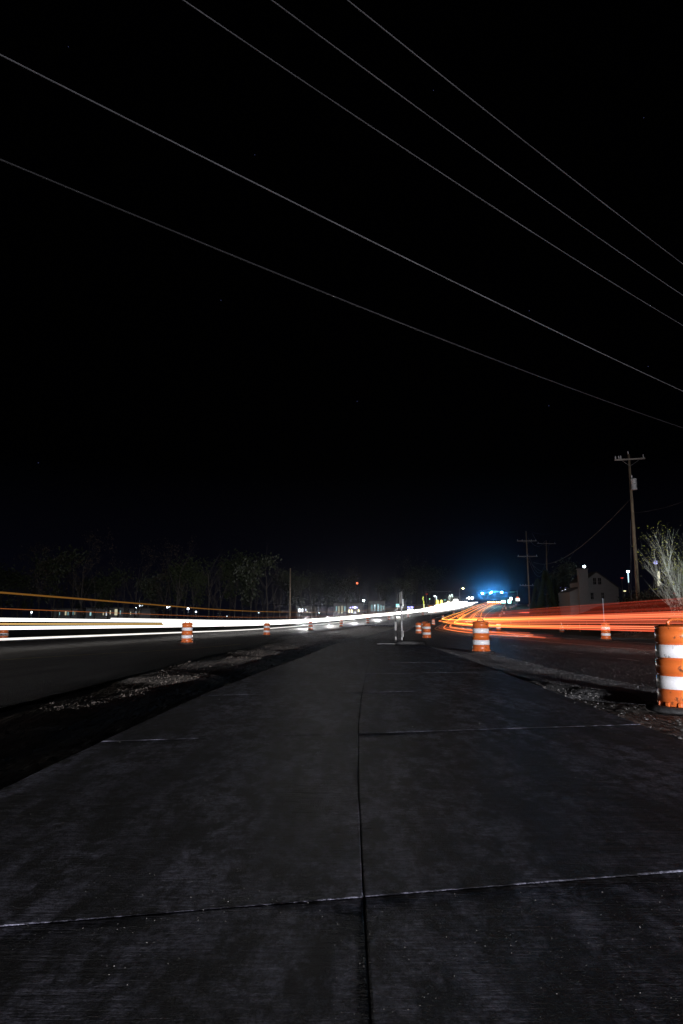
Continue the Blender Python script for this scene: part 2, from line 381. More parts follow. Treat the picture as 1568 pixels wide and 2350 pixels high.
# ------------------------------------------------------------------ the concrete median: bed + panels
def slab_z(x, y): return Zr(y)+.10
med = strip('concrete_median', yrange(-8, 112, 1.0), lambda y: Sl(y)+.05, lambda y: Sr(y)-.05, .055, M_DIRT, 4)
def panel(y0, y1, xa, xb, nx, ny, k):
    """one cast panel: skewed joints, rounded arris, a hair out of level"""
    mb = MB(); vs = []; lift = rnd.uniform(-.0004, .0004); tx = rnd.uniform(-.0001, .0001); ty = rnd.uniform(-.00015, .00015)
    sk = .20; g = .0012
    def st_(n, w_): e = .005/w_; return [0, e*.35, e, e*1.5] + [e+(1-2*e)*i/n for i in range(1, n)] + [1-e*1.5, 1-e, 1-e*.35, 1]
    us = st_(nx, max(.5, xb(y0)-xa(y0))); wv = st_(ny, y1-y0)
    for q in wv:
        for u in us:
            yb = y0+g+(y1-y0-2*g)*q
            for _ in range(2):
                a = xa(yb)+g; b = xb(yb)-g; x = a+(b-a)*u; y = yb+sk*(x-Sc(yb))
            jag = .012*mnoise.noise((y*3.1, k*7.7, 0))*(1 if (u == 0 and xa is Sl) or (u == 1 and xb is Sr) else 0)
            ed = max(0, 1-min(u, 1-u)*(b-a)/.005)**2, max(0, 1-min(q, 1-q)*(y1-y0)/.005)**2
            z = slab_z(x, y)+lift+.0028*(1 if xb is Sr else .55)*(1-q)*(.75+.9*mnoise.noise((x*1.3, y0, k)))+tx*x+ty*(y-y0)-.003*min(1, ed[0]+ed[1])+.003*mnoise.noise((x*.9, y*.9, k))
            vs.append((x+jag, y, z))
    w = len(us); n0 = len(vs)
    fs = [(j*w+i, j*w+i+1, (j+1)*w+i+1, (j+1)*w+i) for j in range(len(wv)-1) for i in range(w-1)]
    ring = [i for i in range(w)]+[j*w+w-1 for j in range(1, len(wv))]+[(len(wv)-1)*w+i for i in range(w-2, -1, -1)]+[j*w for j in range(len(wv)-2, 0, -1)]
    m = len(ring); vs += [vs[i] for i in ring]+[(vs[i][0], vs[i][1], vs[i][2]-.16) for i in ring]
    fs += [(n0+i, n0+m+i, n0+m+(i+1) % m, n0+(i+1) % m) for i in range(m)]
    mb.add(vs, fs); return mb
st = [2.32+3.27*k for k in range(-3, 15)]
k = 0
for y0, y1 in zip(st[:-1], st[1:]):
    panel(y0, y1, Sl, Sc, 8, 14, k).build('concrete_panel', M_CONC, med, True); k += 1
    panel(y0, y1, Sc, Sr, 8, 14, k).build('concrete_panel', M_CONC, med, True); k += 1
# far end of the median: one sheet with its kerb, following the curve uphill
fy = yrange(st[-1]-.1, 296, 2.0); mb = MB(); vs = []
FL = lambda y: Sl(y) if y < 111 else Le(y)+.2+(Sl(111)-Le(111)-.2)*(1-ss(111, 117, y))
for y in fy:
    a, b = FL(y), Sr(y)
    for x, dz in ((a, -.15), (a+.02, .09), ((2*a+b)/3, .10), ((a+2*b)/3, .10), (b-.02, .10), (b, -.06)): vs.append((x, y, Zr(y)+dz))
mb.add(vs, [(j*6+i, j*6+i+1, (j+1)*6+i+1, (j+1)*6+i) for j in range(len(fy)-1) for i in range(5)])
tag(mb.build('far_median', M_CONC), kind='structure')

# ------------------------------------------------------------------ loose stones and clods
def rock(mb, x, y, z, s):
    bm = bmesh.new(); bmesh.ops.create_icosphere(bm, subdivisions=1, radius=1)
    sq = (rnd.uniform(.7, 1.2), rnd.uniform(.7, 1.2), rnd.uniform(.4, .8)); a = rnd.random()*6
    for v in bm.verts:
        q = v.co*(1+rnd.uniform(-.2, .2)); q = Vector((q.x*sq[0], q.y*sq[1], q.z*sq[2]))
        v.co = Vector((x+s*(q.x*math.cos(a)-q.y*math.sin(a)), y+s*(q.x*math.sin(a)+q.y*math.cos(a)), z+s*q.z))
    bm.verts.index_update(); mb.add([v.co[:] for v in bm.verts], [[v.index for v in f.verts] for f in bm.faces]); bm.free()
mb = MB()
for i in range(900):
    y = 3.5+(rnd.random()**1.1)*8.2; x = rnd.uniform(Sr(y)+.05, Ae(y)+.1)
    if (x-4.15)**2+(y-8.5)**2 < .17: continue
    rock(mb, x, y, ground(x, y)+.004+max(0, .09*ss(Ae(y)-.5, Ae(y), x)), .006+.016*rnd.random()**3)
tag(mb.build('gravel', M_STONE), 'loose gravel in the dark strip between slab and asphalt', kind='stuff')
mb = MB()
for i in range(1100):
    y = 5+(rnd.random()**1.4)*50; x = rnd.uniform(Le(y)+.1, Sl(y)-.15)
    rock(mb, x, y, ground(x, y)+relief(x, y)+.004, .006+.03*rnd.random()**3)
tag(mb.build('dirt_clods', M_CLOD), 'clods of dirt scattered left of the slab', kind='stuff')
mb = MB()
for i in range(150):
    y = 1.3+rnd.random()**1.5*20; x = rnd.uniform(Sl(y)+.1, Sr(y)-.1); rock(mb, x, y, Zr(y)+.101, .0016+.0045*rnd.random()**3)
tag(mb.build('pebbles', M_PEB), 'tiny pale pebbles lying on the concrete slab', kind='stuff')

def chips(mb, pts):
    vs = []; fs = []
    for (x, y, z, s) in pts:
        o = len(vs); a = rnd.random()*6.28; c, d = math.cos(a)*s, math.sin(a)*s; e = rnd.uniform(.6, 1.1); h = s*rnd.uniform(.6, 1.2)
        vs += [(x+c, y+d, z), (x-d*e, y+c*e, z+h*.2), (x-c*.8, y-d*.8, z), (x+d*e, y-c*e, z+h*.15), (x+rnd.uniform(-.4, .4)*s, y+rnd.uniform(-.4, .4)*s, z+h), (x, y, z-h*.4)]
        for i in range(4): fs += [(o+i, o+(i+1) % 4, o+4), (o+(i+1) % 4, o+i, o+5)]
    return mb.add(vs, fs)
P_ = []
while len(P_) < 15000:                       # the rough open edge of the asphalt
    y = 9.3+rnd.random()**1.3*18; t = rnd.random(); x = Ae(y)+.02+1.25*t
    if .5+.6*mnoise.noise((x*1.2, y*.5, 4)) < rnd.random()*(.35+t*.9): continue
    P_.append((x, y, .04, .003+.006*rnd.random()**2))
while len(P_) < 37000:                       # thin scatter over the lane
    y = 8.2+rnd.random()**1.4*22; x = rnd.uniform(Ae(y)+.3, 11)
    if .6+.7*mnoise.noise((x*.8, y*.22, 9)) < rnd.random(): continue
    P_.append((x, y, .031, .0022+.0045*rnd.random()**2))
tag(chips(MB(), P_).build('stone_chippings', M_CHIP), 'grey stone chippings on the rough edge of the right-hand asphalt', kind='stuff')
P_ = []
while len(P_) < 11000:
    y = 4.5+rnd.random()**1.3*62; f_ = rnd.uniform(.0, .85); x = Le(y)+f_*(Sl(y)-Le(y))
    if mnoise.noise((x*.9, y*.25, 2)) < .02+abs(f_-.35)*.3: continue
    P_.append((x, y, ground(x, y)+relief(x, y)+.001, .004+.016*rnd.random()**3))
tag(chips(MB(), P_).build('dirt_crumbs', M_CRUMB), 'crumbs of pale dirt in streaks left of the slab', kind='stuff')
P_ = []
while len(P_) < 9000:
    y = 1.1+rnd.random()**1.2*12; x = rnd.uniform(Sl(y)+.03, Sr(y)-.03)
    if mnoise.noise((x*2.2, y*1.1, 6)) < -.05: continue
    P_.append((x, y, slab_z(x, y)+.001, .0007+.0012*rnd.random()**2))
tag(chips(MB(), P_).build('sand_grit', M_PEB), 'fine sand grit on the concrete slab', kind='stuff')

# ------------------------------------------------------------------ traffic barrels
def make_barrel():
    root = empty('traffic_barrel')
    H = .92; rb = .275; rt = .25
    rad = lambda z: rb+(rt-rb)*(z-.06)/H
    prof = [(rb-.004, .055)]
    for i in range(5):
        z0 = .06+H*i/5; z1 = .06+H*(i+1)/5
        prof += [(rad(z0)-.012, z0+.001), (rad(z0)-.012, z0+.008), (rad(z0)-.001, z0+.016), (rad(z1)-.001, z1-.012)]
    prof += [(rt-.004, .06+H-.006), (rt+.006, .06+H), (rt+.004, .06+H+.016), (rt-.03, .06+H+.022), (rt-.07, .06+H+.030), (.12, .06+H+.038), (.001, .06+H+.04)]
    b = MB().lathe(prof, 40); b.build('body', M_ORANGE, root, True)
    for i, (m, nm) in enumerate(((M_WBAND, 'white reflective band'), (M_OBAND, 'orange reflective band'), (M_WBAND, 'white reflective band'), (M_OBAND, 'orange reflective band'))):
        z0 = .06+H*(i+1)/5+.018; z1 = .06+H*(i+2)/5-.014
        o = MB().lathe([(rad(z0)-.002, z0), (rad(z0)+.0025, z0+.001), (rad(z1)+.0025, z1-.001), (rad(z1)-.002, z1)], 40, close=False).build('reflective_band', m, root, True)
        o['label'] = nm
    # arched carry handle across the lid
    h = MB(); zt = .06+H+.03
    arc = [(-.10, zt-.005), (-.095, zt+.035), (-.075, zt+.062), (-.04, zt+.072), (.04, zt+.072), (.075, zt+.062), (.095, zt+.035), (.10, zt-.005)]
    h.tube([(x, 0, z) for x, z in arc], [.026, .022, .018, .017, .017, .018, .022, .026], 10)
    h.build('handle', M_ORANGE, root, True)
    # notched foot lugs and recycled tyre base
    MB().lathe([(.30, .0), (.40, .0), (.415, .02), (.40, .045), (.36, .062), (.30, .066), (.262, .06)], 40, close=False).build('rubber_base', M_RUB, root, True)
    return root
BARREL = make_barrel()
first = [True]
def barrel(loc, label, group, rz=0, sc_=1):
    if first[0]: o = BARREL; first[0] = False
    else: o = copy_tree(BARREL)
    o.location = loc; o.rotation_euler = (R(rnd.uniform(-1.2, 1.2)), R(rnd.uniform(-1.2, 1.2)), rz)
    tag(o, label, 'traffic barrel', group); return o
ORD = ['nearest', 'second', 'third', 'fourth', 'fifth', 'sixth', 'seventh', 'eighth', 'ninth', 'tenth', 'eleventh', 'twelfth']
p = Vector((cam_u(1561, 8.5, .4), 8.5, -.075))
near = barrel(p, 'large scuffed orange and white barrel cut off by the right edge of the photo', 'barrels along the right road', 2.6)
lug = MB().box((0, 0, 0), (.03, .05, .055), 0, .012).build('foot_lug', M_ORANGE, near)
for k in range(12):
    l_ = lug if k == 0 else lug.copy()
    if k: col.objects.link(l_); l_.parent = near
    a = 2*math.pi*k/12; l_.location = (math.cos(a)*.279, math.sin(a)*.279, .085); l_.rotation_euler = (0, 0, a)
# inspection sticker on its handle
MB().box((0, 0, 0), (.08, .002, .035)).build('sticker', M_STICK, near).location = (-.10, -.165, 1.02)
near.children[-1].rotation_euler = (R(-70), 0, R(-150))
barrel((cam_u(1105, 22.4, 0), 22.4, .03), 'orange and white barrel at the asphalt edge beside the slab, with upright arched handle', 'barrels along the right road', .05)
YB = [(429, 34.2), (612, 57.5), (713, 84), (783, 107), (844, 129), (893, 153), (937, 177), (971, 201), (1000, 226)]
for i, (u, y) in enumerate(YB):
    barrel(on_ground(u, y), '%s barrel of the row along the right side of the left road' % ORD[i], 'barrels along the left road', rnd.random()*6)
barrel(on_ground(7, 41), 'barrel beside the kerb island at the left edge of the photo, behind the white trails', 'barrels along the left road', 1)
for (u, y, lab) in [(980, 45.5, 'front barrel of the three close together right of the sign stand'), (961, 65, 'left barrel of the three close together right of the sign stand'),
                    (973.5, 84, 'rear barrel of the three close together, half hidden by the front one'),
                    (995, 116, 'lone barrel on the dark asphalt just left of the bend of the red trails'), (1017, 155, 'barrel standing in the bend of the red trails'),
                    (1041.5, 205, 'barrel further up the hill left of the red trails'), (1062, 232, 'barrel below the bright white glow on the hill'), (1086, 262, 'barrel near the hilltop between white and red trails'),
                    (1391.5, 41.5, 'barrel with its top in the red trails, left of the large near barrel'), (1290.5, 87, 'left barrel of the pair behind the red trails'),
                    (1306.7, 99, 'right barrel of the pair behind the red trails'), (1145, 81, 'barrel shining through the yellow trails on the right road')]:
    barrel(on_ground(u, y, 'pair behind' not in lab), lab, 'barrels along the right road', rnd.random()*6)
for i, (u, y) in enumerate([(1148, 178), (1151.5, 192), (1157.5, 206), (1153, 224), (1154.7, 252), (1161.7, 256), (1158, 275), (1160, 290)]):
    barrel(on_ground(u, y), '%s barrel of the row climbing the hill right of the red trails' % ORD[i], 'barrels up the hill', rnd.random()*6)
for i, (u, y) in enumerate([(1171.5, 262), (1176, 268), (1180, 274), (1184.5, 281)]):
    barrel(on_ground(u, y), '%s of the four small barrels in a slanting line right of the hill road' % ORD[i], 'barrels beside the hill road', rnd.random()*6)
barrel(on_ground(1213, 280), 'single tiny barrel at the foot of the far utility pole', 'barrels beside the hill road', 1)

# delineator posts by the right road
def make_delineator():
    r = empty('delineator_post'); MB().lathe([(.045, .04), (.045, .95), (.03, .99), (.001, 1.0)], 12).build('post', surf('delineator orange', (.75, .3, .12), (.85, .36, .15), .5), r, True)
    MB().lathe([(.047, .62), (.047, .74)], 12, close=False).build('reflective_band', M_WBAND, r); MB().lathe([(.16, 0), (.16, .03), (.06, .05)], 16).build('rubber_base', M_RUB, r)
    return r
DEL = make_delineator()
for i, (u, y) in enumerate([(1486, 66), (1332, 78), (1289, 86), (1348, 96), (1173, 104), (1215, 108), (1121, 96)]):
    o = DEL if i == 0 else copy_tree(DEL); o.location = on_ground(u, y) + Vector((0, 0, -.05))
    tag(o, ['slim orange post on the dark asphalt left of the large barrel', 'slim post just left of the barrel in the red trails', 'slim post under the pair of barrels', 'slim post in the middle of the red trails',
            'slim post right of the barrel in the yellow trails', 'slim post in the yellow trails, further right', 'slim post above the handled barrel'][i], 'delineator post', 'posts along the right road')

# ------------------------------------------------------------------ sign stand with sandbags
ys_ = 29.6; sx_ = cam_u(923, ys_, .1)
root = empty('sign_stand', (sx_, ys_, .10), 0, 'tall striped perforated sign stand on the slab, its sign seen edge-on', 'sign stand')
def perforated(x, y, z0, z1, s=.052):
    mb = MB(); mb.box((x, y, (z0+z1)/2), (s, s, z1-z0), 0, .004)
    z = z0+.05
    while z < z1-.02:
        for dx, dy in ((0, -s/2-.001), (s/2+.001, 0)):
            mb.k = 1; mb.box((x+dx, y+dy, z), (.014 if dx == 0 else .003, .003 if dx == 0 else .014, .014)); mb.k = 0
        z += .05
    return mb
perforated(0, 0, .02, 1.62).build('post', None, root, mats=[M_GALV, M_BLACK])
perforated(-.17, 1.3, .02, 1.45).build('post', None, root, mats=[M_GALV, M_BLACK])
for x, y in ((0, 0), (-.17, 1.3)):
    for (z0, z1, m) in ((.30, .56, M_BLACK), (.56, .95, M_WPAINT), (.95, 1.18, M_BLACK), (.02, .30, M_WPAINT)):
        if x == 0 and m is M_WPAINT: continue
        MB().box((x+.006, y, (z0+z1)/2), (.078, .066, z1-z0-.01), 0, .006).build('stripe_sleeve', m, root)
MB().box((.055, .1, .43), (.045, .03, .27), 0, .01).build('stripe_sleeve', M_WPAINT, root)
MB().box((.06, -.02, 1.75), (.055, .04, .30), 0, .015).build('reflector_edge', M_WPAINT, root)
MB().box((.02, .6, 1.98), (.03, 1.2, .52), 0, .006).build('sign_panel', surf('sign back', (.14, .14, .15), (.2, .2, .2), .5), root)
MB().box((-.55, -.12, .022), (1.05, .045, .036), R(2), .004).build('foot', M_FOOT, root)
MB().box((-.17, .6, .022), (.045, 1.6, .036), 0, .004).build('foot', M_FOOT, root)
def sandbag(name, loc, rz, s, label):
    bm = bmesh.new(); bmesh.ops.create_icosphere(bm, subdivisions=4, radius=1)
    for v in bm.verts:
        c = v.co; e = 4.0
        l = (abs(c.x)**e+abs(c.y)**e+abs(c.z)**2.4)**(1/e); q = c/l
        w_ = mnoise.noise(q*2.2+Vector(loc)); v.co = Vector((q.x*s[0]*(1+.06*w_), q.y*s[1]*(1+.08*w_), q.z*s[2]*(1+.30*w_+.12*mnoise.noise(q*7))*(1-.45*abs(q.x)**4)))
        if v.co.z < -s[2]*.6: v.co.z = -s[2]*.6
    me = bpy.data.meshes.new(name); bm.to_mesh(me); bm.free(); me.materials.append(M_RUB)
    me.polygons.foreach_set('use_smooth', [True]*len(me.polygons))
    o = bpy.data.objects.new(name, me); col.objects.link(o); o.location = loc; o.rotation_euler = (0, 0, rz); tag(o, label, 'sandbag', 'sandbags on the sign stand')
sandbag('sandbag', (sx_+.20, ys_-.28, .10+.06), R(4), (.52, .26, .10), 'black sandbag slumped over the foot of the sign stand, nearer its posts')
sandbag('sandbag', (sx_+.62, ys_+.25, .10+.055), R(-14), (.46, .24, .09), 'black sandbag lying right of the sign stand beside the asphalt')

# ------------------------------------------------------------------ overhead wires
def wire(name, a, b, H, sag, r, mat, label, ext=45):
    def atH(u, v):
        q = pt(u, v, 1.0)-Vector((0, 0, CAMH)); t = (H-CAMH)/q.z; return Vector((q.x*t, q.y*t, H))
    A, B = atH(*a), atH(*b); d = (B-A); n = d.normalized(); L = d.length
    pts = []
    for i in range(61):
        s = -ext+(L+2*ext)*i/60; q = A+n*s
        t = s/L; pts.append(q+Vector((0, 0, -sag*4*t*(1-t))))
    tag(MB().tube(pts, r, 6).build(name, mat, None, True), label, 'wire', 'overhead wires across the sky')
wire('overhead_wire', (798, 0), (1568, 606), 11.2, .05, .0105, M_WIRE, 'thin grey wire, highest on the right of the night sky')
wire('overhead_wire', (624, 0), (1568, 678), 11.2, .10, .0105, M_WIRE, 'thin grey wire, second from the top right')
wire('overhead_wire', (421, 0), (1568, 747), 11.2, .14, .011, M_WIRE, 'thin grey wire, third from the top right, middle of the five')
wire('overhead_wire', (0, 125), (1568, 898), 9.8, .10, .014, M_WIRE, 'brightest wire of the sky, running from the left edge')
wire('overhead_wire', (30, 378), (1568, 982), 7.6, .15, .014, M_WIRED, 'darkest and lowest wire, fading in and out of the black sky')

# ------------------------------------------------------------------ utility poles
def insulator(x, y, z, s=1):
    return [(.02*s, 0), (.045*s, .03*s), (.03*s, .06*s), (.055*s, .10*s), (.04*s, .14*s), (.055*s, .18*s), (.035*s, .23*s), (.02*s, .28*s)], (x, y, z)
def utility_pole(name, base, H, r0, r1, label, arms, cat='utility pole', transformer=None, group='utility poles', lean=0):
    root = empty(name, base, 0, label, cat, group); root.rotation_euler = (0, lean, 0)
    MB().tube([(0, 0, -.5), (0, 0, H*.5), (0, 0, H)], [r0, (r0+r1)/2, r1], 14).build('pole', M_WOOD, root, True)
    for (z, w_, ins, tilt) in arms:
        a = MB(); a.box((0, -r1-.05, 0), (w_, .10, .12), 0, .01); ao = a.build('crossarm', M_ARM, root)
        ao.location = (0, 0, z); ao.rotation_euler = (0, tilt, 0)
        for x in ins:
            i_ = MB().lathe(insulator(0, 0, 0)[0], 12, (x, -r1-.05, .06)); i_.build('insulator', M_PORC, ao, True)
        b = MB(); b.tube([(-w_*.30, -r1-.06, z-.05), (0, -r1-.03, z-.55)], .018, 6); b.tube([(w_*.30, -r1-.06, z-.05), (0, -r1-.03, z-.55)], .018, 6); b.build('brace', M_GALV, root)
    if transformer:
        z = transformer; t = MB().lathe([(.19, 0), (.225, .02), (.225, .06), (.215, .07), (.215, .80), (.235, .82), (.235, .86), (.15, .92), (.001, .94)], 24, (.10, -r1-.28, z))
        to = t.build('transformer', M_TANK, root, True)
        MB().lathe(insulator(0, 0, 0)[0], 12, (-.05, -r1-.30, z+.92)).build('bushing', M_PORC, to, True)
        MB().box((.05, -r1-.496, z+.45), (.16, .004, .05)).build('number_plate', M_BLACK, to)
        MB().tube([(.22, -r1-.46, z+.9), (.16, -r1-.53, z+.5), (.24, -r1-.50, z+.1)], .012, 6).build('lead', M_BLACK, to)
    return root
py = 53.; bx = cam_u(1467, py, 2.); gz = ground(bx, py)
top = pt(1443.4, 1043, py); H = top.z-gz
P1 = utility_pole('utility_pole', (bx, py, gz), H, .17, .085, 'tall wooden utility pole with grey transformer, rising above the bushes', [(H-.42, 2.45, (-1.12, -.70, -.86, 1.1), R(-3.5))], transformer=H-2.95, lean=math.atan2(top.x-bx, H))
MB().lathe(insulator(0, 0, 0)[0], 12, (-.07, -.05, H)).build('insulator', M_PORC, P1, True)
MB().tube([(-.28, -.2, H*.62), (-.85, -.4, 0)], .008, 5).build('ground_wire', M_WIRE, P1)
def span(name, A, B, sag, r, mat, label, group='service wires at the utility poles'):
    A, B = Vector(A), Vector(B); pts = [A.lerp(B, t/24)+Vector((0, 0, -sag*4*(t/24)*(1-t/24))) for t in range(25)]
    tag(MB().tube(pts, r, 5).build(name, mat, None, True), label, 'wire', group)
q = Vector((bx+(top.x-bx)*.66, py-.15, gz+H*.66))
span('service_wire', q, pt(1640, 1120, 40), .3, .012, M_WIRED, 'faint service wire going right from the wooden pole')
span('service_wire', Vector((bx+(top.x-bx)*.75, py-.15, gz+H*.75)), pt(1225, 1290, 150), 2.2, .03, M_WIRED, 'faint long wire sagging left from the wooden pole to the far poles')
py2 = 150.; b2 = on_ground(1218, py2, False)
t2 = pt(1207.7, 1219, py2); H2 = t2.z-b2.z
P2 = utility_pole('utility_pole', b2, H2, .2, .12, 'far dark utility pole with three crossarms, left of the house', [(H2-2.2, 4.2, (-2, -1, 1, 2), 0), (H2-5.6, 4.4, (-2, 0, 2), 0), (H2-12.0, 4.0, (-1.9, -1.3, -.7, .8, 1.4, 1.9), 0)], lean=math.atan2(t2.x-b2.x, H2))
py3 = 165.; b3 = on_ground(1258, py3, False); t3 = pt(1254, 1240, py3); H3 = t3.z-b3.z
P3 = utility_pole('utility_pole', b3, H3, .2, .12, 'farther dark utility pole with a short crossarm, behind the three-arm pole', [(H3-.8, 4.6, (-2, 2), 0)], lean=math.atan2(t3.x-b3.x, H3))
for i, (a, b, s) in enumerate([((1222, 1224), (1252, 1241), 1.4), ((1213, 1236), (1250, 1243), 1.4), ((1213, 1270), (1262, 1240), 6.), ((1214, 1284), (1252, 1301), 3.), ((1214, 1288), (1330, 1240), 5), ((1223, 1222), (1330, 1180), 2.)]):
    span('service_wire', pt(*a, py2), pt(*b, py3), s, .035, M_WIRE if i < 5 else M_WIRED, ['slack wire joining the two far poles', 'second slack wire joining the two far poles', 'deep loop of wire hanging between the two far poles', 'low wire between the two far poles', 'long wire sagging right from the three-arm pole', 'faint wire rising right from the three-arm pole'][i])
pl = on_ground(665, 118, False)
r_ = empty('bare_pole', pl, 0, 'bare thin pole without arms beyond the left road, above the amber trail', 'pole')
MB().tube([(0, 0, -.3), (0, 0, pt(665, 1304, 118).z-pl.z)], [.16, .10], 12).build('pole', M_WOOD, r_, True)

# ------------------------------------------------------------------ the house on the bank
HY = 130.
def HX(u): return cam_u(u, HY, 6)
zb = pt(1360, 1394, HY).z
hr = empty('house', (0, 0, 0), 0, 'dim pale gabled house with a wide chimney, on the bank behind the red trails', 'house')
x0, x1 = HX(1346), HX(1421); xp = HX(1372); ze = pt(1350, 1333, HY).z; zp = pt(1372, 1314, HY).z; ze2 = zp-(x1-xp)*(zp-ze)/(xp-x0)
D = 9.
mb = MB()
prof = [(x0, zb-3), (x1, zb-3), (x1, ze2), (xp, zp), (x0, ze)]
mb.add([(x, HY, z) for x, z in prof]+[(x, HY+D, z) for x, z in prof], [(0, 1, 2, 3, 4), (9, 8, 7, 6, 5)]+[(i, i+5, (i+1) % 5+5, (i+1) % 5) for i in range(5)])
wall = mb.build('wall', M_SIDING, hr)
# clapboards: shadow-lap boards across the gable
cb = MB(); z = zb
while z < zp-.25:
    xa = x0 if z < ze else x0+(z-ze)/(zp-ze)*(xp-x0); xb = x1 if z < ze2 else x1-(z-ze2)/(zp-ze2)*(x1-xp)
    cb.add([(xa+.02, HY-.035, z), (xb-.02, HY-.035, z), (xb-.02, HY-.006, z+.2), (xa+.02, HY-.006, z+.2), (xa+.02, HY-.004, z), (xb-.02, HY-.004, z)], [(0, 1, 2, 3), (0, 4, 5, 1)]); z += .2
tag(cb.build('clapboards', M_SIDING, wall), kind='stuff')
rf = MB()
for (ax, az, s_) in ((x0, ze, -1), (x1, ze2, 1)):
    dx = (ax-xp); dz = az-zp; ex, ez = ax+dx*.09, az+dz*.09
    rf.add([(xp, HY-.35, zp+.06), (ex, HY-.35, ez+.06), (ex, HY+D+.3, ez+.06), (xp, HY+D+.3, zp+.06), (xp, HY-.35, zp+.22), (ex, HY-.35, ez+.22), (ex, HY+D+.3, ez+.22), (xp, HY+D+.3, zp+.22)],
           [(0, 1, 2, 3), (4, 7, 6, 5), (0, 4, 5, 1), (1, 5, 6, 2), (2, 6, 7, 3)])
rf.build('roof', M_ROOF, hr)
cx0, cx1 = HX(1327), HX(1350); cz = pt(1340, 1307, HY).z
ch = MB(); ch.box(((cx0+cx1)/2, HY-.45, (zb-3+cz)/2), (cx1-cx0-.1, .8, cz-zb+3), 0, .03); ch.box(((cx0+cx1)/2, HY-.45, cz+.05), (cx1-cx0+.1, 1.0, .16), 0, .02)
ch.build('chimney', M_BRICKP, hr)
lx0 = HX(1309.5); lz = pt(1309, 1358, HY).z; lz2 = pt(1327, 1350, HY).z
le = MB(); le.add([(lx0, HY+.3, zb-3), (x0+.2, HY+.3, zb-3), (x0+.2, HY+.3, lz2+.6), (lx0, HY+.3, lz), (lx0, HY+D, zb-3), (x0+.2, HY+D, zb-3), (x0+.2, HY+D, lz2+.6), (lx0, HY+D, lz)],
             [(0, 1, 2, 3), (7, 6, 5, 4), (0, 3, 7, 4), (3, 2, 6, 7)]); le.build('side_extension', M_SIDING, hr)
def window(u0, u1, v0, v1, shine=None):
    a, b = HX(u0), HX(u1); zt, zz = pt(u0, v0, HY).z, pt(u0, v1, HY).z
    f = MB(); t = .09
    for c, d in (((a, HY-.05, (zt+zz)/2), (t, .08, zt-zz+t)), ((b, HY-.05, (zt+zz)/2), (t, .08, zt-zz+t)), (((a+b)/2, HY-.048, zt), (b-a-t, .08, t)), (((a+b)/2, HY-.048, zz), (b-a+.2, .12, t)), (((a+b)/2, HY-.05, (zt+zz)/2), (b-a-t, .05, .05)), (((a+b)/2, HY-.052, (zt+zz)/2), (.04, .05, zt-zz-t))): f.box(c, d)
    fo = f.build('window', M_SIDING, hr)
    MB().box(((a+b)/2, HY-.040, (zt+zz)/2), (b-a, .012, zt-zz)).build('pane', M_GLASSD, fo)
window(1363, 1370.5, 1326, 1342); window(1374.6, 1382.4, 1326, 1342); window(1355.5, 1363, 1360, 1376); window(1380, 1387, 1360, 1375)

# ------------------------------------------------------------------ trees and shrubs
def branch_tree(seed, H, r, levels=3, spread=.55, kids=5, sides=4, up=.5, wob=.12, first=.3):
    rr = random.Random(seed); trunk = MB(); crown = MB(); tips = []
    def grow(mb, p, d, L, r, lev):
        n = 5; pts = [p]; rs = [r]; q = p.copy(); dd = d.copy()
        for i in range(n):
            dd = (dd+Vector((rr.uniform(-1, 1), rr.uniform(-1, 1), rr.uniform(-.6, 1)*up))*wob).normalized(); q = q+dd*L/n; pts.append(q.copy()); rs.append(r*(1-.75*(i+1)/n))
        mb.tube(pts, rs, sides if lev else 7, False)
        if lev >= levels: tips.append((pts[-1], dd)); tips.append((pts[3], dd)); return
        for k in range(kids if lev else kids+3):
            t = rr.uniform(first if lev == 0 else .25, 1.0); i = min(n-1, int(t*n)); b = pts[i].lerp(pts[i+1], t*n-i)
            a = rr.random()*6.283; side = Vector((math.cos(a), math.sin(a), 0))
            nd = (dd*(1-spread)+side*spread+Vector((0, 0, .25*up))).normalized()
            grow(crown, b, nd, L*rr.uniform(.42, .62), rs[i]*.5, lev+1)
    grow(trunk, Vector((0, 0, -.1)), Vector((0, 0, 1)), H*.75, r, 0)
    return trunk, crown, tips
def leaves(mb, tips, per, size, rad, seed):
    rr = random.Random(seed)
    for p, d in tips:
        for _ in range(per):
            c = p+Vector((rr.gauss(0, rad), rr.gauss(0, rad), rr.gauss(0, rad))); a = Vector((rr.uniform(-1, 1), rr.uniform(-1, 1), rr.uniform(-1, 1))).normalized(); b = a.orthogonal().normalized(); s = size*rr.uniform(.6, 1.3)
            mb.add([c-a*s, c+b*s*.45, c+a*s, c-b*s*.45], [(0, 1, 2, 3)])
def make_tree(name, seed, H, r, mat, leafmat=None, per=0, lsize=.1, lrad=.4, **kw):
    t, c, tips = branch_tree(seed, H, r, **kw); root = empty(name)
    t.build('trunk', mat, root, True)
    if leafmat:
        c.k = 1; leaves(c, tips, per, lsize, lrad, seed); c.build('crown', None, root, mats=[mat, leafmat])
    else: c.build('crown', mat, root)
    return root
kinds = [make_tree('bare_tree', 11, 11, .16, M_BARK, levels=3, kids=4, spread=.45), make_tree('bare_tree', 12, 12.5, .17, M_BARK, M_LEAFB, 2, .16, .4, levels=3, kids=4, spread=.42),
         make_tree('leafy_tree', 13, 10, .16, M_BARK, M_LEAF, 5, .26, .55, levels=3, kids=4, spread=.5), make_tree('bare_tree', 14, 9.5, .12, M_BARK, levels=3, kids=4, spread=.35, first=.15)]
labs = ['bare grey tree in the dark wood beyond the left road', 'bare tree with a few brown leaves in the dark wood beyond the left road', 'dark leafy tree in the wood beyond the left road', 'slender bare tree in the dark wood beyond the left road']
rnd = random.Random(21)
used = set(); wood = {k: [] for k in range(4)}
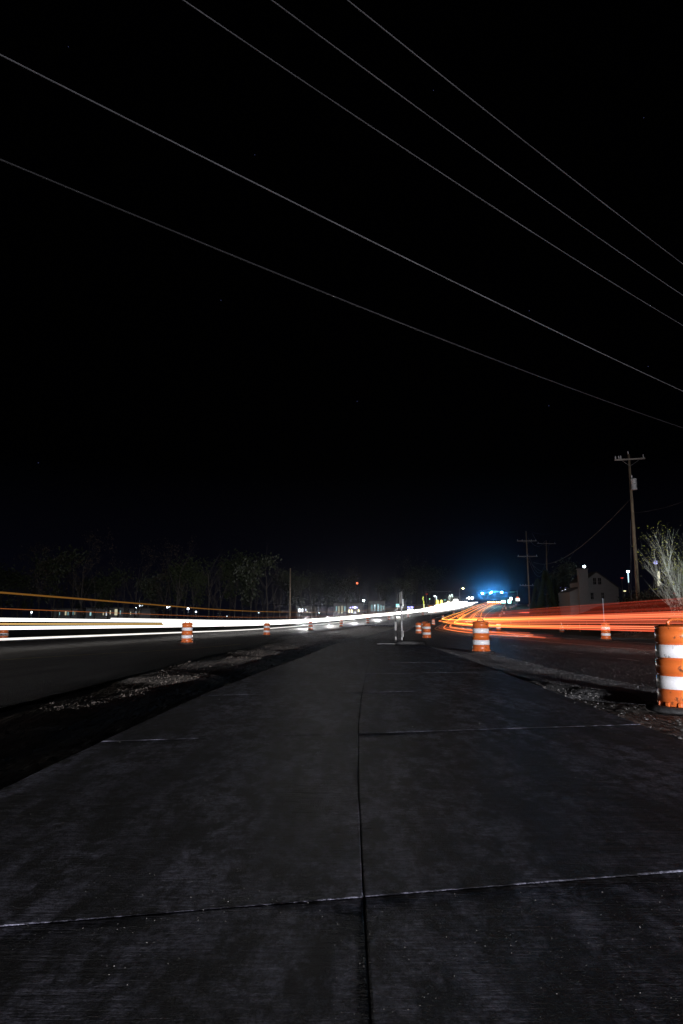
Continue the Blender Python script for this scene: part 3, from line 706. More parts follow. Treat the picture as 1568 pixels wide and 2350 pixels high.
for i in range(64):
    u = -40+i*15.6+rnd.uniform(-7, 7); y = rnd.uniform(118, 190); k = rnd.randrange(4)
    if i % 7 == 3: k = 2
    x = cam_u(u, y, 2)
    if x > Lr(y)-15: y = rnd.uniform(200, 290); x = cam_u(u, y, 3)
    if x > Lr(y)-15: continue
    o = kinds[k] if k not in used else copy_tree(kinds[k]); used.add(k)
    s = rnd.uniform(.95, 1.4)*(1 if y < 195 else 1.15); o.location = (x, y, ground(x, y)); o.scale = (s, s, s); o.rotation_euler = (0, 0, rnd.random()*6)
    wood[k].append((x/y, o))
_on = ['first', 'second', 'third', 'fourth', 'fifth', 'sixth', 'seventh', 'eighth', 'ninth', 'tenth', 'eleventh', 'twelfth', 'thirteenth', 'fourteenth', 'fifteenth', 'sixteenth', 'seventeenth', 'eighteenth', 'nineteenth']
ON = _on+['twentieth']+['twenty-'+a for a in _on[:9]]+['thirtieth']
for k in wood:
    for i, (_, o) in enumerate(sorted(wood[k], key=lambda t: t[0])):
        tag(o, ['%s bare grey tree from the left beyond the left road', '%s brown-leaved bare tree from the left beyond the left road', '%s dark leafy tree from the left beyond the left road', '%s slender bare tree from the left beyond the left road'][k] % ON[i], 'tree', 'trees of the wood beyond the left road')
# right-hand pale shrub, lit branches
def make_shrub(name, seed, n, H, mat, leafmat, per, lsize, lrad, lean=.55, levels=2, r=.05):
    rr = random.Random(seed); st_ = MB(); tw = MB(); tips = []
    def grow(mb, p, d, L, r, lev):
        pts = [p]; rs = [r]; q = p.copy(); dd = d.copy()
        for i in range(6):
            dd = (dd+Vector((rr.uniform(-1, 1), rr.uniform(-1, 1), rr.uniform(-.5, .8)))*.10).normalized(); q = q+dd*L/6; pts.append(q.copy()); rs.append(r*(1-.75*(i+1)/6))
        mb.tube(pts, rs, 5, False)
        if lev >= levels: tips.append((pts[-1], dd)); return
        for k in range(5):
            i = rr.randrange(2, 6); a = rr.random()*6.28
            grow(tw, pts[i], (dd*.8+Vector((math.cos(a), math.sin(a), .3))*.45).normalized(), L*rr.uniform(.35, .55), rs[i]*.6, lev+1)
    for k in range(n):
        a = rr.random()*6.28; l = rr.uniform(.1, lean); grow(st_, Vector((rr.uniform(-.3, .3), rr.uniform(-.3, .3), -.1)), Vector((math.cos(a)*l, math.sin(a)*l, 1)).normalized(), H*rr.uniform(.7, 1.0), r*rr.uniform(.7, 1.2), 0)
    root = empty(name); st_.build('stems', mat, root, True); tw.build('twigs', mat, root)
    lf = MB(); leaves(lf, tips, per, lsize, lrad, seed); lf.build('foliage', leafmat, root); return root
sy = 44.; sxx = cam_u(1584, sy, 2); zz = ground(sxx, sy)
o = make_shrub('pale_shrub', 8, 26, 5.9, M_PBARK, M_LEAFY, 2, .07, .10, .52, 2, .055); o.location = (sxx, sy, zz)
tag(o, 'pale bare many-stemmed shrub with a few yellow-green leaves at its tips, lit from the right', 'shrub')
bush = [make_shrub('bramble_bush', 21, 14, 1.9, M_BARK, M_LEAFB, 8, .07, .25, 1.3, 2, .02), make_shrub('green_bush', 22, 12, 1.5, M_BARK, M_LEAF, 16, .08, .25, 1.2, 2, .02)]
done = set(); cnt = [0, 0]
for i in range(16):
    y = rnd.uniform(38, 60); u = 1395+i*12.5+rnd.uniform(-6, 6); x = max(cam_u(u, y, 2), 21.5+rnd.random()); k = 0 if i % 3 else 1
    o = bush[k] if k not in done else copy_tree(bush[k]); done.add(k); s = rnd.uniform(.8, 1.25)
    o.location = (x, y, ground(x, y)); o.scale = (s, s, s); o.rotation_euler = (0, 0, rnd.random()*6)
    cnt[k] += 1; tag(o, ['%s tangled brown bramble bush from the left on the bank above the red trails', '%s dark green bush from the left on the bank above the red trails'][k] % ON[cnt[k]-1], 'bush', 'bushes on the right bank')
o = make_tree('round_tree', 31, 8.5, .2, M_BARK, M_PALEF, 9, .32, .7, levels=3, kids=4, spread=.6); o.location = on_ground(1299, 150, False); tag(o, 'grey-green round tree behind the left side of the house', 'tree')
ev = None
for i, (u, y, s) in enumerate([(1238, 140, 1.0), (1258, 135, 1.15), (1276, 138, .9)]):
    if ev is None:
        ev = empty('evergreen_tree'); MB().tube([(0, 0, -.2), (0, 0, 8.5)], [.16, .03], 8).build('trunk', M_BARK, ev, True)
        lf = MB(); rr = random.Random(4)
        for _ in range(2600):
            z = rr.uniform(.5, 9); R0 = 2.3*(1-z/9.4)+.15; a = rr.random()*6.28; q = R0*math.sqrt(rr.uniform(.25, 1)); c = Vector((q*math.cos(a), q*math.sin(a), z)); d = Vector((math.cos(a), math.sin(a), -.5+rr.uniform(-.3, .3))).normalized(); b = d.orthogonal().normalized(); s0 = rr.uniform(.15, .36)
            lf.add([c-d*s0, c+b*s0*.4, c+d*s0, c-b*s0*.4], [(0, 1, 2, 3)])
        lf.build('crown', M_LEAF, ev); o = ev
    else: o = copy_tree(ev)
    o.location = on_ground(u, y, False); o.scale = (s, s, s); tag(o, ['left one of the three black evergreens beside the house', 'tallest, middle one of the three black evergreens beside the house', 'right one of the three black evergreens, touching the house'][i], 'tree', 'evergreens beside the house')
hu = set()
for i, u in enumerate(range(930, 1010, 14)):
    y = 270+rnd.uniform(0, 60); o = copy_tree(kinds[i % 3]); s = 1.3+rnd.random()*.4; o.location = (cam_u(u, y, 8), y, ground(cam_u(u, y, 8), y)); o.scale = (s, s, s)
    tag(o, '%s tree from the left in the dark clump on the far hill' % ON[i], 'tree', 'trees on the far hill')

# ------------------------------------------------------------------ light trails left by the passing cars
def lane_glow(name, c, s, s2):
    # the lamps face the camera once the cars come down the hill
    m, nt, out = nodes(name); N = nt.nodes.new; L = nt.links.new
    g = N('ShaderNodeNewGeometry'); x = N('ShaderNodeSeparateXYZ'); L(g.outputs['Position'], x.inputs[0])
    mr = N('ShaderNodeMapRange'); mr.interpolation_type = 'SMOOTHSTEP'; mr.inputs[1].default_value = 38; mr.inputs[2].default_value = 120; mr.inputs[3].default_value = s; mr.inputs[4].default_value = s2; L(x.outputs['Y'], mr.inputs[0])
    e = N('ShaderNodeEmission'); e.inputs[0].default_value = (*c, 1); L(mr.outputs[0], e.inputs[1]); L(e.outputs[0], out.inputs[0]); return m
def brake_glow(name, c, s, c2, s2):
    m, nt, out = nodes(name); N = nt.nodes.new; L = nt.links.new
    g = N('ShaderNodeNewGeometry'); x = N('ShaderNodeSeparateXYZ'); L(g.outputs['Position'], x.inputs[0])
    mr = N('ShaderNodeMapRange'); mr.interpolation_type = 'SMOOTHSTEP'; mr.inputs[1].default_value = 30; mr.inputs[2].default_value = 88; L(x.outputs['Y'], mr.inputs[0])
    mx = N('ShaderNodeMix'); mx.data_type = 'RGBA'; L(mr.outputs[0], mx.inputs[0]); mx.inputs[6].default_value = (*[a*s for a in c], 1); mx.inputs[7].default_value = (*[a*s2 for a in c2], 1)
    e = N('ShaderNodeEmission'); L(mx.outputs[2], e.inputs[0]); t = N('ShaderNodeBsdfTransparent'); a = N('ShaderNodeAddShader')
    L(e.outputs[0], a.inputs[0]); L(t.outputs[0], a.inputs[1]); L(a.outputs[0], out.inputs[0]); return m
def trail(name, off, h, y0, y1, r, ez, mat, label, group, cat='light trail', wob=.05, seed=0, path=None, shells=(1., .62)):
    rr = random.Random(seed); ph = rr.random()*9; ys = []; y = y0
    while y < y1: ys.append(y); y += 4 if y < 60 else 6
    ys.append(y1); mb = MB()
    pts = []
    for y in ys:
        o_ = off(y) if callable(off) else off
        pts.append(Vector((path(y)+o_+wob*math.sin(y*.045+ph), y, Zr(y)+h+wob*.35*math.sin(y*.07+ph*2))))
    for s in shells: mb.tube(pts, r*s, 8, True, ez)
    o = mb.build(name, mat, None, True); tag(o, label, cat, group); return o
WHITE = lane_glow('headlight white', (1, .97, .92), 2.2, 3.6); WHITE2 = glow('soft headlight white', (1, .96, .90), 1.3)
AMB = glow('amber marker', (1, .43, .08), .17); AMBT = glow('thin amber marker', (1, .28, .06), .35); AMB3 = glow('amber streak', (1, .62, .2), .8)
LG = 'headlight trails on the left road'
n_ = 0
for (o_, h, r, ez, m, lab, y0, y1) in [
    (-4.5, .80, .070, 1.0, WHITE, 'broad white headlight trail, lower left strand of the main band on the left road', -30, 300), (-3.1, .83, .08, 1.0, WHITE, 'broad white headlight trail, lower right strand of the main band on the left road', 58, 300),
    (-4.5, 1.12, .070, 1.0, WHITE, 'broad white headlight trail, upper left strand of the main band on the left road', -30, 300), (-3.1, 1.08, .07, 1.0, WHITE, 'broad white headlight trail, upper right strand of the main band on the left road', 50, 300),
    (-7.6, .85, .11, 1.0, WHITE, 'white headlight trail in the far lane of the left road, left strand', 62, 300), (-6.2, 1.0, .11, 1.0, WHITE, 'white headlight trail in the far lane of the left road, right strand', 52, 300),
    (-2.8, .40, .038, 1.0, WHITE2, 'thin lower white trail passing behind the left barrels', -30, 133),
    (-3.6, 1.22, .04, 1.0, WHITE2, 'faint white trail along the top of the main band', 36, 300)]:
    n_ += 1; trail('headlight_trail', o_, h, y0, y1, r, ez, m, lab, LG, seed=n_, path=Lr, wob=.03, shells=(1.,))
def bloom_tube(o_, h, r, y0, y1, lab):  # solid white tube standing in for the headlights' bloom on the hill
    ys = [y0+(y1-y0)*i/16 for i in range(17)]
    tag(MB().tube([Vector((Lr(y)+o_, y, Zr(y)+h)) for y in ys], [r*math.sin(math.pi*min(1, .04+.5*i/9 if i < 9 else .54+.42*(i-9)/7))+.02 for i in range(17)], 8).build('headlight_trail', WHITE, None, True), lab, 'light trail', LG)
for (o_, h, r, y0, y1, lab) in [(-2.2, .9, .45, 205, 297, 'swelling white tube standing for bloom on the hill, nearest the median'), (-4.6, 1.1, .5, 226, 298, 'swelling white tube standing for bloom on the hill, middle of the road'), (-7.2, 1.0, .5, 232, 298, 'swelling white tube standing for bloom on the hill, far lane'),
                                (-3.4, 1.8, .45, 240, 292, 'highest swelling white tube standing for bloom on the hill'), (-6, 1.8, .4, 246, 290, 'second highest swelling white tube standing for bloom on the hill'), (-.6, .6, .35, 210, 290, 'lowest swelling white tube standing for bloom beside the far median'),
                                (-4.5, 1.0, .6, 262, 300, 'crest of the white bloom tubes at the hilltop'), (-.4, 1.3, .4, 238, 299, 'swelling white tube standing for bloom on the inner side near the hilltop')]:
    bloom_tube(o_, h, r, y0, y1, lab)
# bare spots added for those headlights' forward throw; no lamp stands there
hb_ = bpy.data.lights.new('added_oncoming_beam', 'SPOT'); hb_.energy = 7000; hb_.color = (1, .97, .93); hb_.spot_size = R(50); hb_.spot_blend = .8; hb_.shadow_soft_size = .5
lead = bpy.data.objects['headlight_trail']
for y in (98, 116, 136, 158, 182):
    o = bpy.data.objects.new('added_oncoming_beam', hb_); col.objects.link(o); o.parent = lead
    o.location = (Lr(y)-3.6, y, Zr(y)+1.0); aim(o, (Lr(y-30)-Lr(y)+7, -30, Zr(y-30)-Zr(y)+1.5))
for (o_, h, r, m, lab, y0, y1) in [(-4.6, 2.20, .036, AMB, 'high amber streak of a truck marker light above the white band', -30, 260), (-4.6, 1.56, .012, AMBT, 'thin orange-red line between the high amber streak and the white band', -30, 190), (-3.6, .955, .028, AMB3, 'narrow amber line inside the white band', -30, 60)]:
    n_ += 1; trail('amber_trail', o_, h, y0, y1, r, 1.0, m, lab, 'amber trails on the left road', seed=n_, path=Lr, wob=.02, shells=(1.,))
# the climb to the hilltop: tail-light colours grow stronger
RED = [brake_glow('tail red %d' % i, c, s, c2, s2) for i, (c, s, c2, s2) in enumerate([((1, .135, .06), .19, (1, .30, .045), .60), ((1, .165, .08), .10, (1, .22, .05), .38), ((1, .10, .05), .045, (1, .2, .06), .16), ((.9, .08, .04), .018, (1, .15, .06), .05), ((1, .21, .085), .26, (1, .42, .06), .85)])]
offB = lambda a, b: (lambda y: a+(b-a)*ss(42, 92, y))
TG = 'tail-light trails on the right road'
specs = []
rr = random.Random(3)
NTH = ['first', 'second', 'third', 'fourth', 'fifth', 'sixth', 'seventh', 'eighth', 'ninth', 'tenth']
cl = sorted(.55+2.6*(k+.5)/10+rr.uniform(-.13, .13) for k in range(10)); cr2 = sorted(4.2+2.6*(k+.5)/10+rr.uniform(-.13, .13) for k in range(10))
hs = [.66, .71, .79, .84, .885, 1.02, 1.10, 1.16, 1.21, 1.315]; rr.shuffle(hs)
for k in range(10):                                  # left lane
    specs.append((cl[k], hs[k], rr.uniform(.014, .036), rr.uniform(.8, 1.3), RED[rr.choice([0, 4, 1, 1, 2])], '%s tail-light trail from the left in the left lane climbing the hill' % NTH[k], -10, rr.choice([298, 298, 285])))
rr.shuffle(hs)
for k in range(10):                                  # right lane, merging from the same near lane
    specs.append((offB(.9+.27*k, cr2[k]), hs[k]-.02, rr.uniform(.014, .036), rr.uniform(.8, 1.3), RED[rr.choice([0, 4, 1, 1, 2])], '%s tail-light trail from the left in the right lane climbing the hill' % NTH[k], -10, rr.choice([298, 298, 280])))
for i, (h, r, ez, m) in enumerate([(1.30, .05, 1.2, 0), (1.36, .03, 1.3, 1), (1.44, .02, 1.3, 0), (1.50, .06, 1.4, 3), (1.58, .03, 1.2, 3), (1.64, .09, 1.4, 3), (1.73, .06, 1.5, 3), (1.82, .09, 1.2, 3), (1.92, .02, 1.2, 2)]):
    o0 = 1.2+rr.uniform(0, 2.2); specs.append((offB(o0, o0+(3.6 if i % 2 else 1.2)), h, r, ez, RED[m], '%s dim red streak of a tall vehicle above the main tail-light band, counted upward' % NTH[i], -10, 104+i*3 if i > 2 else 150))
for i in range(7):  # low tubes put in for the trails' reflection in the asphalt
    specs.append((.55+.28*i, rr.uniform(.14, .42), rr.uniform(.05, .08), .8, RED[rr.choice([1, 2, 3, 2])], '%s of the faint low red tubes standing for reflections in the asphalt, from the left' % NTH[i], 36+i*2, 88+rr.uniform(0, 24)))
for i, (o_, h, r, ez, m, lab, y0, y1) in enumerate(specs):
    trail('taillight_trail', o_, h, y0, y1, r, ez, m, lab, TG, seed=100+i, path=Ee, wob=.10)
fb = bpy.data.lights.new('added_forward_beam', 'SPOT'); fb.energy = 11500; fb.color = (1, .97, .93); fb.spot_size = R(56); fb.spot_blend = .8; fb.shadow_soft_size = .4
lead = bpy.data.objects['taillight_trail']
for y in (12, 50, 92, 140, 190, 236):          # bare spots added to light the hill barrels
    o = bpy.data.objects.new('added_forward_beam', fb); col.objects.link(o); o.parent = lead
    o.location = (Ee(y)+2.4+(2 if y > 80 else 0), y, Zr(y)+.75); aim(o, (Ee(y+30)-Ee(y), 30, Zr(y+30)-Zr(y)-.5))
s0 = on_ground(1189, 150); s1 = pt(1225, 1406.5, 150)
tag(MB().tube([pt(1189, 1406.5, 150), pt(1200, 1406, 150), pt(1214, 1406, 150), s1], [.02, .12, .12, .02], 8, ez=.8).build('side_street_trail', glow('side street red', (1, .16, .10), 1.0), None, True), 'short isolated red streak above the main band, below the far utility pole', 'light trail')

# ------------------------------------------------------------------ lamps, signs and shops
def lamp_post(u, v, y, c, s, label, r=.18, group=None, lit=None, cat='street lamp', base=None, arm=0):
    top = pt(u, v, y); gz = ground(top.x, y) if base is None else base
    root = empty('street_lamp', (top.x, y, gz), 0, label, cat, group); h = top.z-gz
    MB().tube([(arm, 0, 0), (arm, 0, h-.1)]+([(arm*.6, 0, h+.12), (0, 0, h+.12)] if arm else []), .06, 8).build('pole', M_GALV, root, True)
    hd = MB(); hd.lathe([(.05, h+.12), (r*1.3, h+.08), (r*1.4, h)], 12, close=False); hd.build('lamp_head', M_BLACK, root)
    MB().ball((0, 0, h), r, 10, (1, 1, .8)).build('bulb', glow('bulb %s %s' % (c, s), c, s), root, True)
    return root
CW = (.72, .86, 1.0)
for i, (u, v, y, s, r) in enumerate([(72, 1405, 190, 14, .26), (206, 1401, 190, 14, .26), (312, 1396, 185, 14, .26), (321, 1390, 240, 8, .22), (327, 1390, 240, 8, .22), (363, 1399, 190, 8, .2), (384, 1393.5, 200, 14, .26), (390, 1391.5, 205, 12, .26),
                                  (432, 1397, 190, 16, .28), (450, 1404, 190, 9, .22), (594, 1406, 200, 4, .18), (733, 1406, 200, 8, .2), (1505-1000+16, 1414, 190, 6, .12)]):
    lamp_post(u, v, y, CW, s, ['bluish-white lamp at the far left edge of the wood', 'white car-park lamp above the lit trunks left of centre wood', 'white car-park lamp left of a tight pair of tiny lamps', 'left of two tiny lamps very close together, higher than their neighbours', 'right of two tiny lamps very close together, higher than their neighbours',
        'dim lamp with a lit pole between the lamp groups', 'left of a pair of white lamps just under the amber streak', 'right of a pair of white lamps just under the amber streak', 'white lamp above the nearest left barrel', 'small bluish lamp right of the lamp above the nearest left barrel', 'faint lamp under the amber streak above the second left barrel',
        'small white lamp where the amber streak meets the white band', 'tiny lamp just over the white band near the nearest left barrel'][i], r, 'lamps behind the wood')
lamp_post(835, 1378, 215, (.75, .95, 1), 18, 'lamp with bright head and lit pole behind the trees left of the sign stand', .35, 'lamps behind the wood')
def glow_sign(name, u0, u1, v0, v1, y, c, s, label, dark=M_BLACK, post=True, rnd_=.0, cat='lit sign', group=None):
    a = pt(u0, v1, y); b = pt(u1, v0, y); gz = ground((a.x+b.x)/2, y)
    root = empty(name, ((a.x+b.x)/2, y, gz), 0, label, cat, group); w_ = b.x-a.x; h = b.z-a.z; zc = (a.z+b.z)/2-gz
    MB().box((0, .12, zc), (w_+.1, .2, h+.1), 0, .02).build('cabinet', dark, root)
    MB().box((0, -.0, zc), (w_, .06, h), 0, min(w_, h)*.2 if rnd_ else .02).build('face', glow('sign %s %s' % (c, s), c, s), root)
    if post and zc-h/2 > .3: MB().tube([(0, .12, 0), (0, .12, zc-h/2)], .1, 8).build('post', M_GALV, root, True)
    return root
# shops glimpsed through the trunks
def shop(u0, u1, v0, y, label, lights, cat='shop building'):
    a = pt(u0, v0, y); b = pt(u1, v0, y); xc = (a.x+b.x)/2; gz = ground(xc, y); h = a.z-gz
    root = empty('shop_building', (xc, y, gz), 0, label, cat, 'shops behind the wood')
    w_ = MB().box((0, 4, h/2-.5), (b.x-a.x, 8, h+1)).build('wall', M_WALL, root); MB().box((0, 4, h+.13), (b.x-a.x+.4, 8.4, .25)).build('roof', M_ROOF, root)
    for (x0, x1, vt, vb, c, s) in lights:
        p0 = pt(x0, vb, y); p1 = pt(x1, vt, y)
        f = MB(); f.box(((p0.x+p1.x)/2-xc, -.03, (p0.z+p1.z)/2-gz), (p1.x-p0.x+.12, .06, p1.z-p0.z+.12)); fo = f.build('window', M_BLACK, root)
        MB().box(((p0.x+p1.x)/2-xc, -.07, (p0.z+p1.z)/2-gz), (p1.x-p0.x, .03, p1.z-p0.z)).build('pane', glow('pane %s %s' % (c, s), c, s), fo)
    return root
TE = (.45, .85, .9); WA = (1, .93, .62); VI = (.42, .40, 1.0); PW = (.85, .92, 1)
shop(118, 178, 1398, 170, 'dim shop front behind the trunks at the far left', [(136, 138, 1405, 1412, TE, .5), (149, 153, 1403, 1412, WA, .5), (155, 158, 1404, 1412, TE, .35), (167, 169, 1402, 1411, TE, .4), (171, 173, 1404, 1411, WA, .3)])
shop(198, 285, 1396, 172, 'shop front with pale windows under the second lamp, behind trunks', [(206, 210, 1404, 1413, TE, .7), (236, 239, 1406, 1412, WA, .4), (243, 246, 1404, 1413, PW, .8), (252, 255, 1401, 1410, WA, .5), (263, 270, 1398, 1412, WA, .6), (275, 278, 1401, 1410, TE, .4)])
shop(296, 345, 1398, 174, 'low shop front below the tight lamp pair', [(299, 301, 1404, 1411, WA, .5), (308, 313, 1403, 1410, PW, .8), (317, 320, 1404, 1410, WA, .7)])
shop(680, 726, 1394, 190, 'shop with a bright white front window above the third left barrel', [(685, 696, 1397, 1405, PW, 2.5), (701, 703, 1397, 1402, PW, 1.6), (704, 706, 1403, 1405, WA, 1.5)])
shop(766, 800, 1385, 200, 'shop with rows of dim tall windows behind the trunks', [(771, 774, 1391, 1403, TE, .35), (776, 780, 1391, 1408, WA, .25), (783, 787, 1390, 1408, WA, .3), (790, 793, 1391, 1404, TE, .3)])
shop(800, 832, 1385, 202, 'shop with violet lettering over yellow windows', [(803, 806, 1393, 1396, VI, 2.2), (808, 811, 1392, 1396, VI, 2.2), (812, 818, 1392, 1396, (.75, .72, 1), 3), (819, 821, 1393, 1396, VI, 2), (800, 804, 1399, 1406, WA, 1.5), (806, 809, 1399, 1406, WA, 2.2), (821.5, 825, 1399, 1404, WA, 2.5)])
shop(848, 884, 1380, 205, 'wide dim shop with bluish windows left of the sign stand', [(852, 856, 1388, 1402, TE, .22), (859, 862, 1387, 1402, TE, .3), (866, 870, 1386, 1403, TE, .35), (873, 876, 1388, 1402, TE, .25), (879, 882, 1390, 1400, TE, .3)])
glow_sign('shop_sign', 909, 916, 1386, 1393, 210, (.35, .8, .85), 1.2, 'small teal lit sign just left of the sign stand')
r = glow_sign('shop_sign', 936, 948, 1398, 1402, 210, (.8, .9, 1), 5, 'white and blue lit sign right of the sign stand')
for j, (u, v) in enumerate([(937, 1394), (940, 1394.5), (944, 1393.5), (947, 1393.8)]):
    q = pt(u, v, 209.9)-r.location; MB().box(q, (.36, .08, .5), 0, .03).build('letter_block', glow('violet letters', (.30, .28, 1), 4), r)
# tall pylon with yellow lettering
a = pt(972.5, 1397, 260); gz = ground(a.x, 260); rt_ = empty('pylon_sign', (a.x, 260, gz), 0, 'slim tall pylon with stacked yellow-green lit letters', 'lit sign')
MB().tube([(0, .1, 0), (0, .1, pt(972, 1368, 260).z-gz)], .12, 8).build('post', M_GALV, rt_)
for j, (v, h, dx) in enumerate([(1371, .5, -.1), (1373.5, .4, -.25), (1376.5, .4, -.2), (1380, .35, .05), (1382.5, .3, .1), (1385, .3, .05), (1391.5, 1.6, .15)]):
    MB().box((dx, -.05, pt(972, v, 260).z-gz), (.34, .08, h), 0, .04).build('letter_block', glow('yellow green', (.85, .95, .12), 1.4) if j < 6 else glow('pale yellow', (.95, 1, .5), 1.6), rt_)
# glowing yellow double-arch sign
a = pt(1009.5, 1391, 270); gz = ground(a.x, 270); yr = empty('arch_sign', (a.x, 270, gz), 0, 'glowing yellow sign of two round-topped columns joined at the foot', 'lit sign')
def arch(s, c, m, nm, yy):
    mb = MB(); zb_ = a.z-gz; sc_ = 270/1589
    for u in (-4.7, 4.7):
        mb.tube([(u*sc_, yy, zb_+1.0*sc_), (u*sc_, yy, zb_+10.5*sc_), (u*.95*sc_, yy, zb_+13*sc_), (u*.8*sc_, yy, zb_+14.6*sc_)], [s*sc_, s*sc_, s*.9*sc_, s*.3*sc_], 12)
    mb.tube([(-5.0*sc_, yy, zb_+2*sc_), (5.0*sc_, yy, zb_+2*sc_)], s*sc_*.95, 12); mb.build(nm, m, yr, True)
arch(3.6, 0, glow('arch yellow', (.95, .80, .02), 1.0), 'yellow_rim', .9)
arch(2.3, 0, glow('arch core', (1, .92, .35), 1.7), 'lit_core', .15)
MB().tube([(0, 1, 0), (0, 1, a.z-gz)], .2, 8).build('post', M_GALV, yr)
HI = 'signs and lamps near the hilltop'
lamp_post(1063, 1350, 290, (1, .55, .18), 60, 'orange street lamp high above the hilltop, left of the signals', .34, HI, arm=-1.5)
lamp_post(998, 1368, 285, PW, 14, 'bluish-white lamp left above the yellow arch sign', .3, HI)
lamp_post(986.5, 1374.5, 285, (.5, 1, .7), 5, 'small green light left of the yellow arch sign', .2, HI)
glow_sign('shop_sign', 1001, 1003, 1368, 1379, 288, PW, 1.4, 'narrow upright bluish sign behind the yellow arch sign', group=HI)
glow_sign('shop_sign', 1040.5, 1051, 1375.5, 1383.5, 290, (1, .96, .93), 8, 'rounded bright white sign above the white glow', rnd_=1, group=HI)
glow_sign('shop_sign', 1026.5, 1031.5, 1379.5, 1382.5, 288, (1, .9, .45), 3, 'small pale yellow sign left of the rounded white sign', rnd_=1, group=HI)
glow_sign('shop_sign', 1031, 1039, 1383.8, 1386.6, 288, (1, .22, .05), 2.2, 'small orange-red sign under the pale yellow one', rnd_=1, group=HI)
glow_sign('shop_sign', 1018, 1026, 1389.5, 1391.6, 286, (1, .62, .2), 2.5, 'flat amber sign right of the yellow arch sign foot', rnd_=1, group=HI)
glow_sign('shop_sign', 983, 992, 1390, 1392, 280, (1, .4, .15), .7, 'dim orange strip sign right of the yellow pylon', group=HI)
glow_sign('shop_sign', 1019, 1024, 1376.2, 1377.5, 288, (.4, .95, .8), 1.0, 'tiny teal strip sign right of the yellow arches', group=HI)
glow_sign('shop_sign', 977, 982, 1362.5, 1364.5, 285, (1, .08, .06), .6, 'dim red sign high above the yellow pylon', group=HI)
for i, (u, v) in enumerate([(1071.5, 1373), (1077, 1372.5), (1084, 1372.5)]):
    lamp_post(u, v, 310, (1, .9, .85), (8, 30, 30)[i], ['smallest white light of three above the white glow', 'middle white light of three above the white glow', 'right white light of three above the white glow'][i], (.22, .5, .5)[i], HI)
# lit pale trees beside the rounded white sign
for i, (u, v0, v1, w_) in enumerate([(1032.5, 1365, 1378, 1.7), (1037.5, 1363.5, 1371, 1.5)]):
    q = pt(u, v1, 291); gz = ground(q.x, 291); hh = pt(u, v0, 291).z-gz; r = empty('lit_tree', (q.x, 291, gz), 0, ['left slim tree wrapped in white lights near the hilltop', 'right slim tree wrapped in white lights near the hilltop'][i], 'lit tree', HI)
    MB().tube([(0, 0, 0), (0, 0, hh)], [.1, .02], 6).build('trunk', M_BARK, r); lf = MB(); rr2 = random.Random(i)
    for _ in range(160):
        t = rr2.random(); z = q.z-gz+(hh-q.z+gz)*t; R0 = .42*math.sin(math.pi*min(1, .15+t*.85))+.03; aa = rr2.random()*6.28; lf.ball((R0*math.cos(aa), R0*math.sin(aa), z), .05, 4)
    lf.build('fairy_lights', glow('fairy lights', (.85, 1, .95), 4), r)
    tr, cr_, tp = branch_tree(50+i, hh*.9, .1, levels=2, kids=4); leaves(cr_, tp, 6, .22, .4, i); cr_.build('crown', M_PALEF, r)
# right of the road, near the top
glow_sign('shop_sign', 1151, 1160.5, 1378, 1384, 292, (.55, 1, .85), 4, 'wide mint-white lit sign under the right traffic signal', group=HI)
glow_sign('shop_sign', 1166, 1173, 1376.5, 1384.5, 292, (.5, 1, .8), 4, 'squarish mint-white lit sign right of the wide mint sign', group=HI)
glow_sign('shop_sign', 1171, 1175.5, 1371, 1377, 296, (1, .88, .95), 6, 'pinkish-white lit sign above the squarish mint sign', group=HI)
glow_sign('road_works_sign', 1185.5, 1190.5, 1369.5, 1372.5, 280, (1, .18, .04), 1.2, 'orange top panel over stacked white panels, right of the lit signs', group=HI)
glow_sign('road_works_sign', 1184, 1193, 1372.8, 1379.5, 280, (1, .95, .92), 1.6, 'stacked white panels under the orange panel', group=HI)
glow_sign('shop_sign', 1178.5, 1186, 1381, 1388, 285, (.35, .6, .6), .10, 'dark greenish sign panel left below the white panels', group=HI)
for i, u in enumerate([1121, 1125, 1130, 1134.5, 1140, 1144.5, 1149]):
    q = on_ground(u, 301+ (i % 2)); r = empty('warning_light', q, 0, '%s amber light of the row across the hilltop, counted from the left' % ['first', 'second', 'third', 'fourth', 'fifth', 'sixth', 'seventh'][i], 'warning light', 'amber lights across the hilltop')
    MB().box((0, .05, .5), (.7, .05, .8), 0, .02).build('barricade_board', M_OBAND, r); MB().tube([(0, 0, 0), (0, 0, 1.1)], .04, 6).build('post', M_GALV, r)
    MB().ball((0, -.05, 1.25), .30, 10).build('lens', glow('amber lens', (1, .62, .22), 5 if i % 2 else 9), r, True)
# behind the house and the shrub
glow_sign('shop_sign', 1289, 1307, 1350, 1367, 175, (.86, .88, 1), 2.6, 'blue-white lit sign half hidden left of the house', rnd_=1)
glow_sign('shop_sign', 1287, 1305, 1347.5, 1349.6, 174.5, (.25, .22, 1), 2.0, 'thin blue strip above the blue-white sign by the house')
lamp_post(1341, 1300, 150, (.78, .92, 1), 40, 'bright lamp just above the house chimney', .26)
L2 = lamp_post(1441.5, 1311.5, 120, (.65, .9, 1), 30, 'street lamp with pole glowing as if lit, left of the wooden utility pole', .24)
MB().lathe([(.07, pt(1441, 1337, 120).z-L2.location.z), (.11, pt(1441, 1313, 120).z-L2.location.z)], 8).build('pole_glow', glow('lit pole', (.6, .85, 1), 1.6), L2)  # lamplight on the pole, put in as the tube's own glow
lamp_post(1505, 1291, 75, (.45, .45, 1), 1.6, 'violet-white round sign lamp behind the pale shrub', .26)
glow_sign('pylon_sign', 1508, 1514, 1311, 1344, 78, (1, .95, .72), 1.1, 'upright cream lit sign seen through the pale shrub')
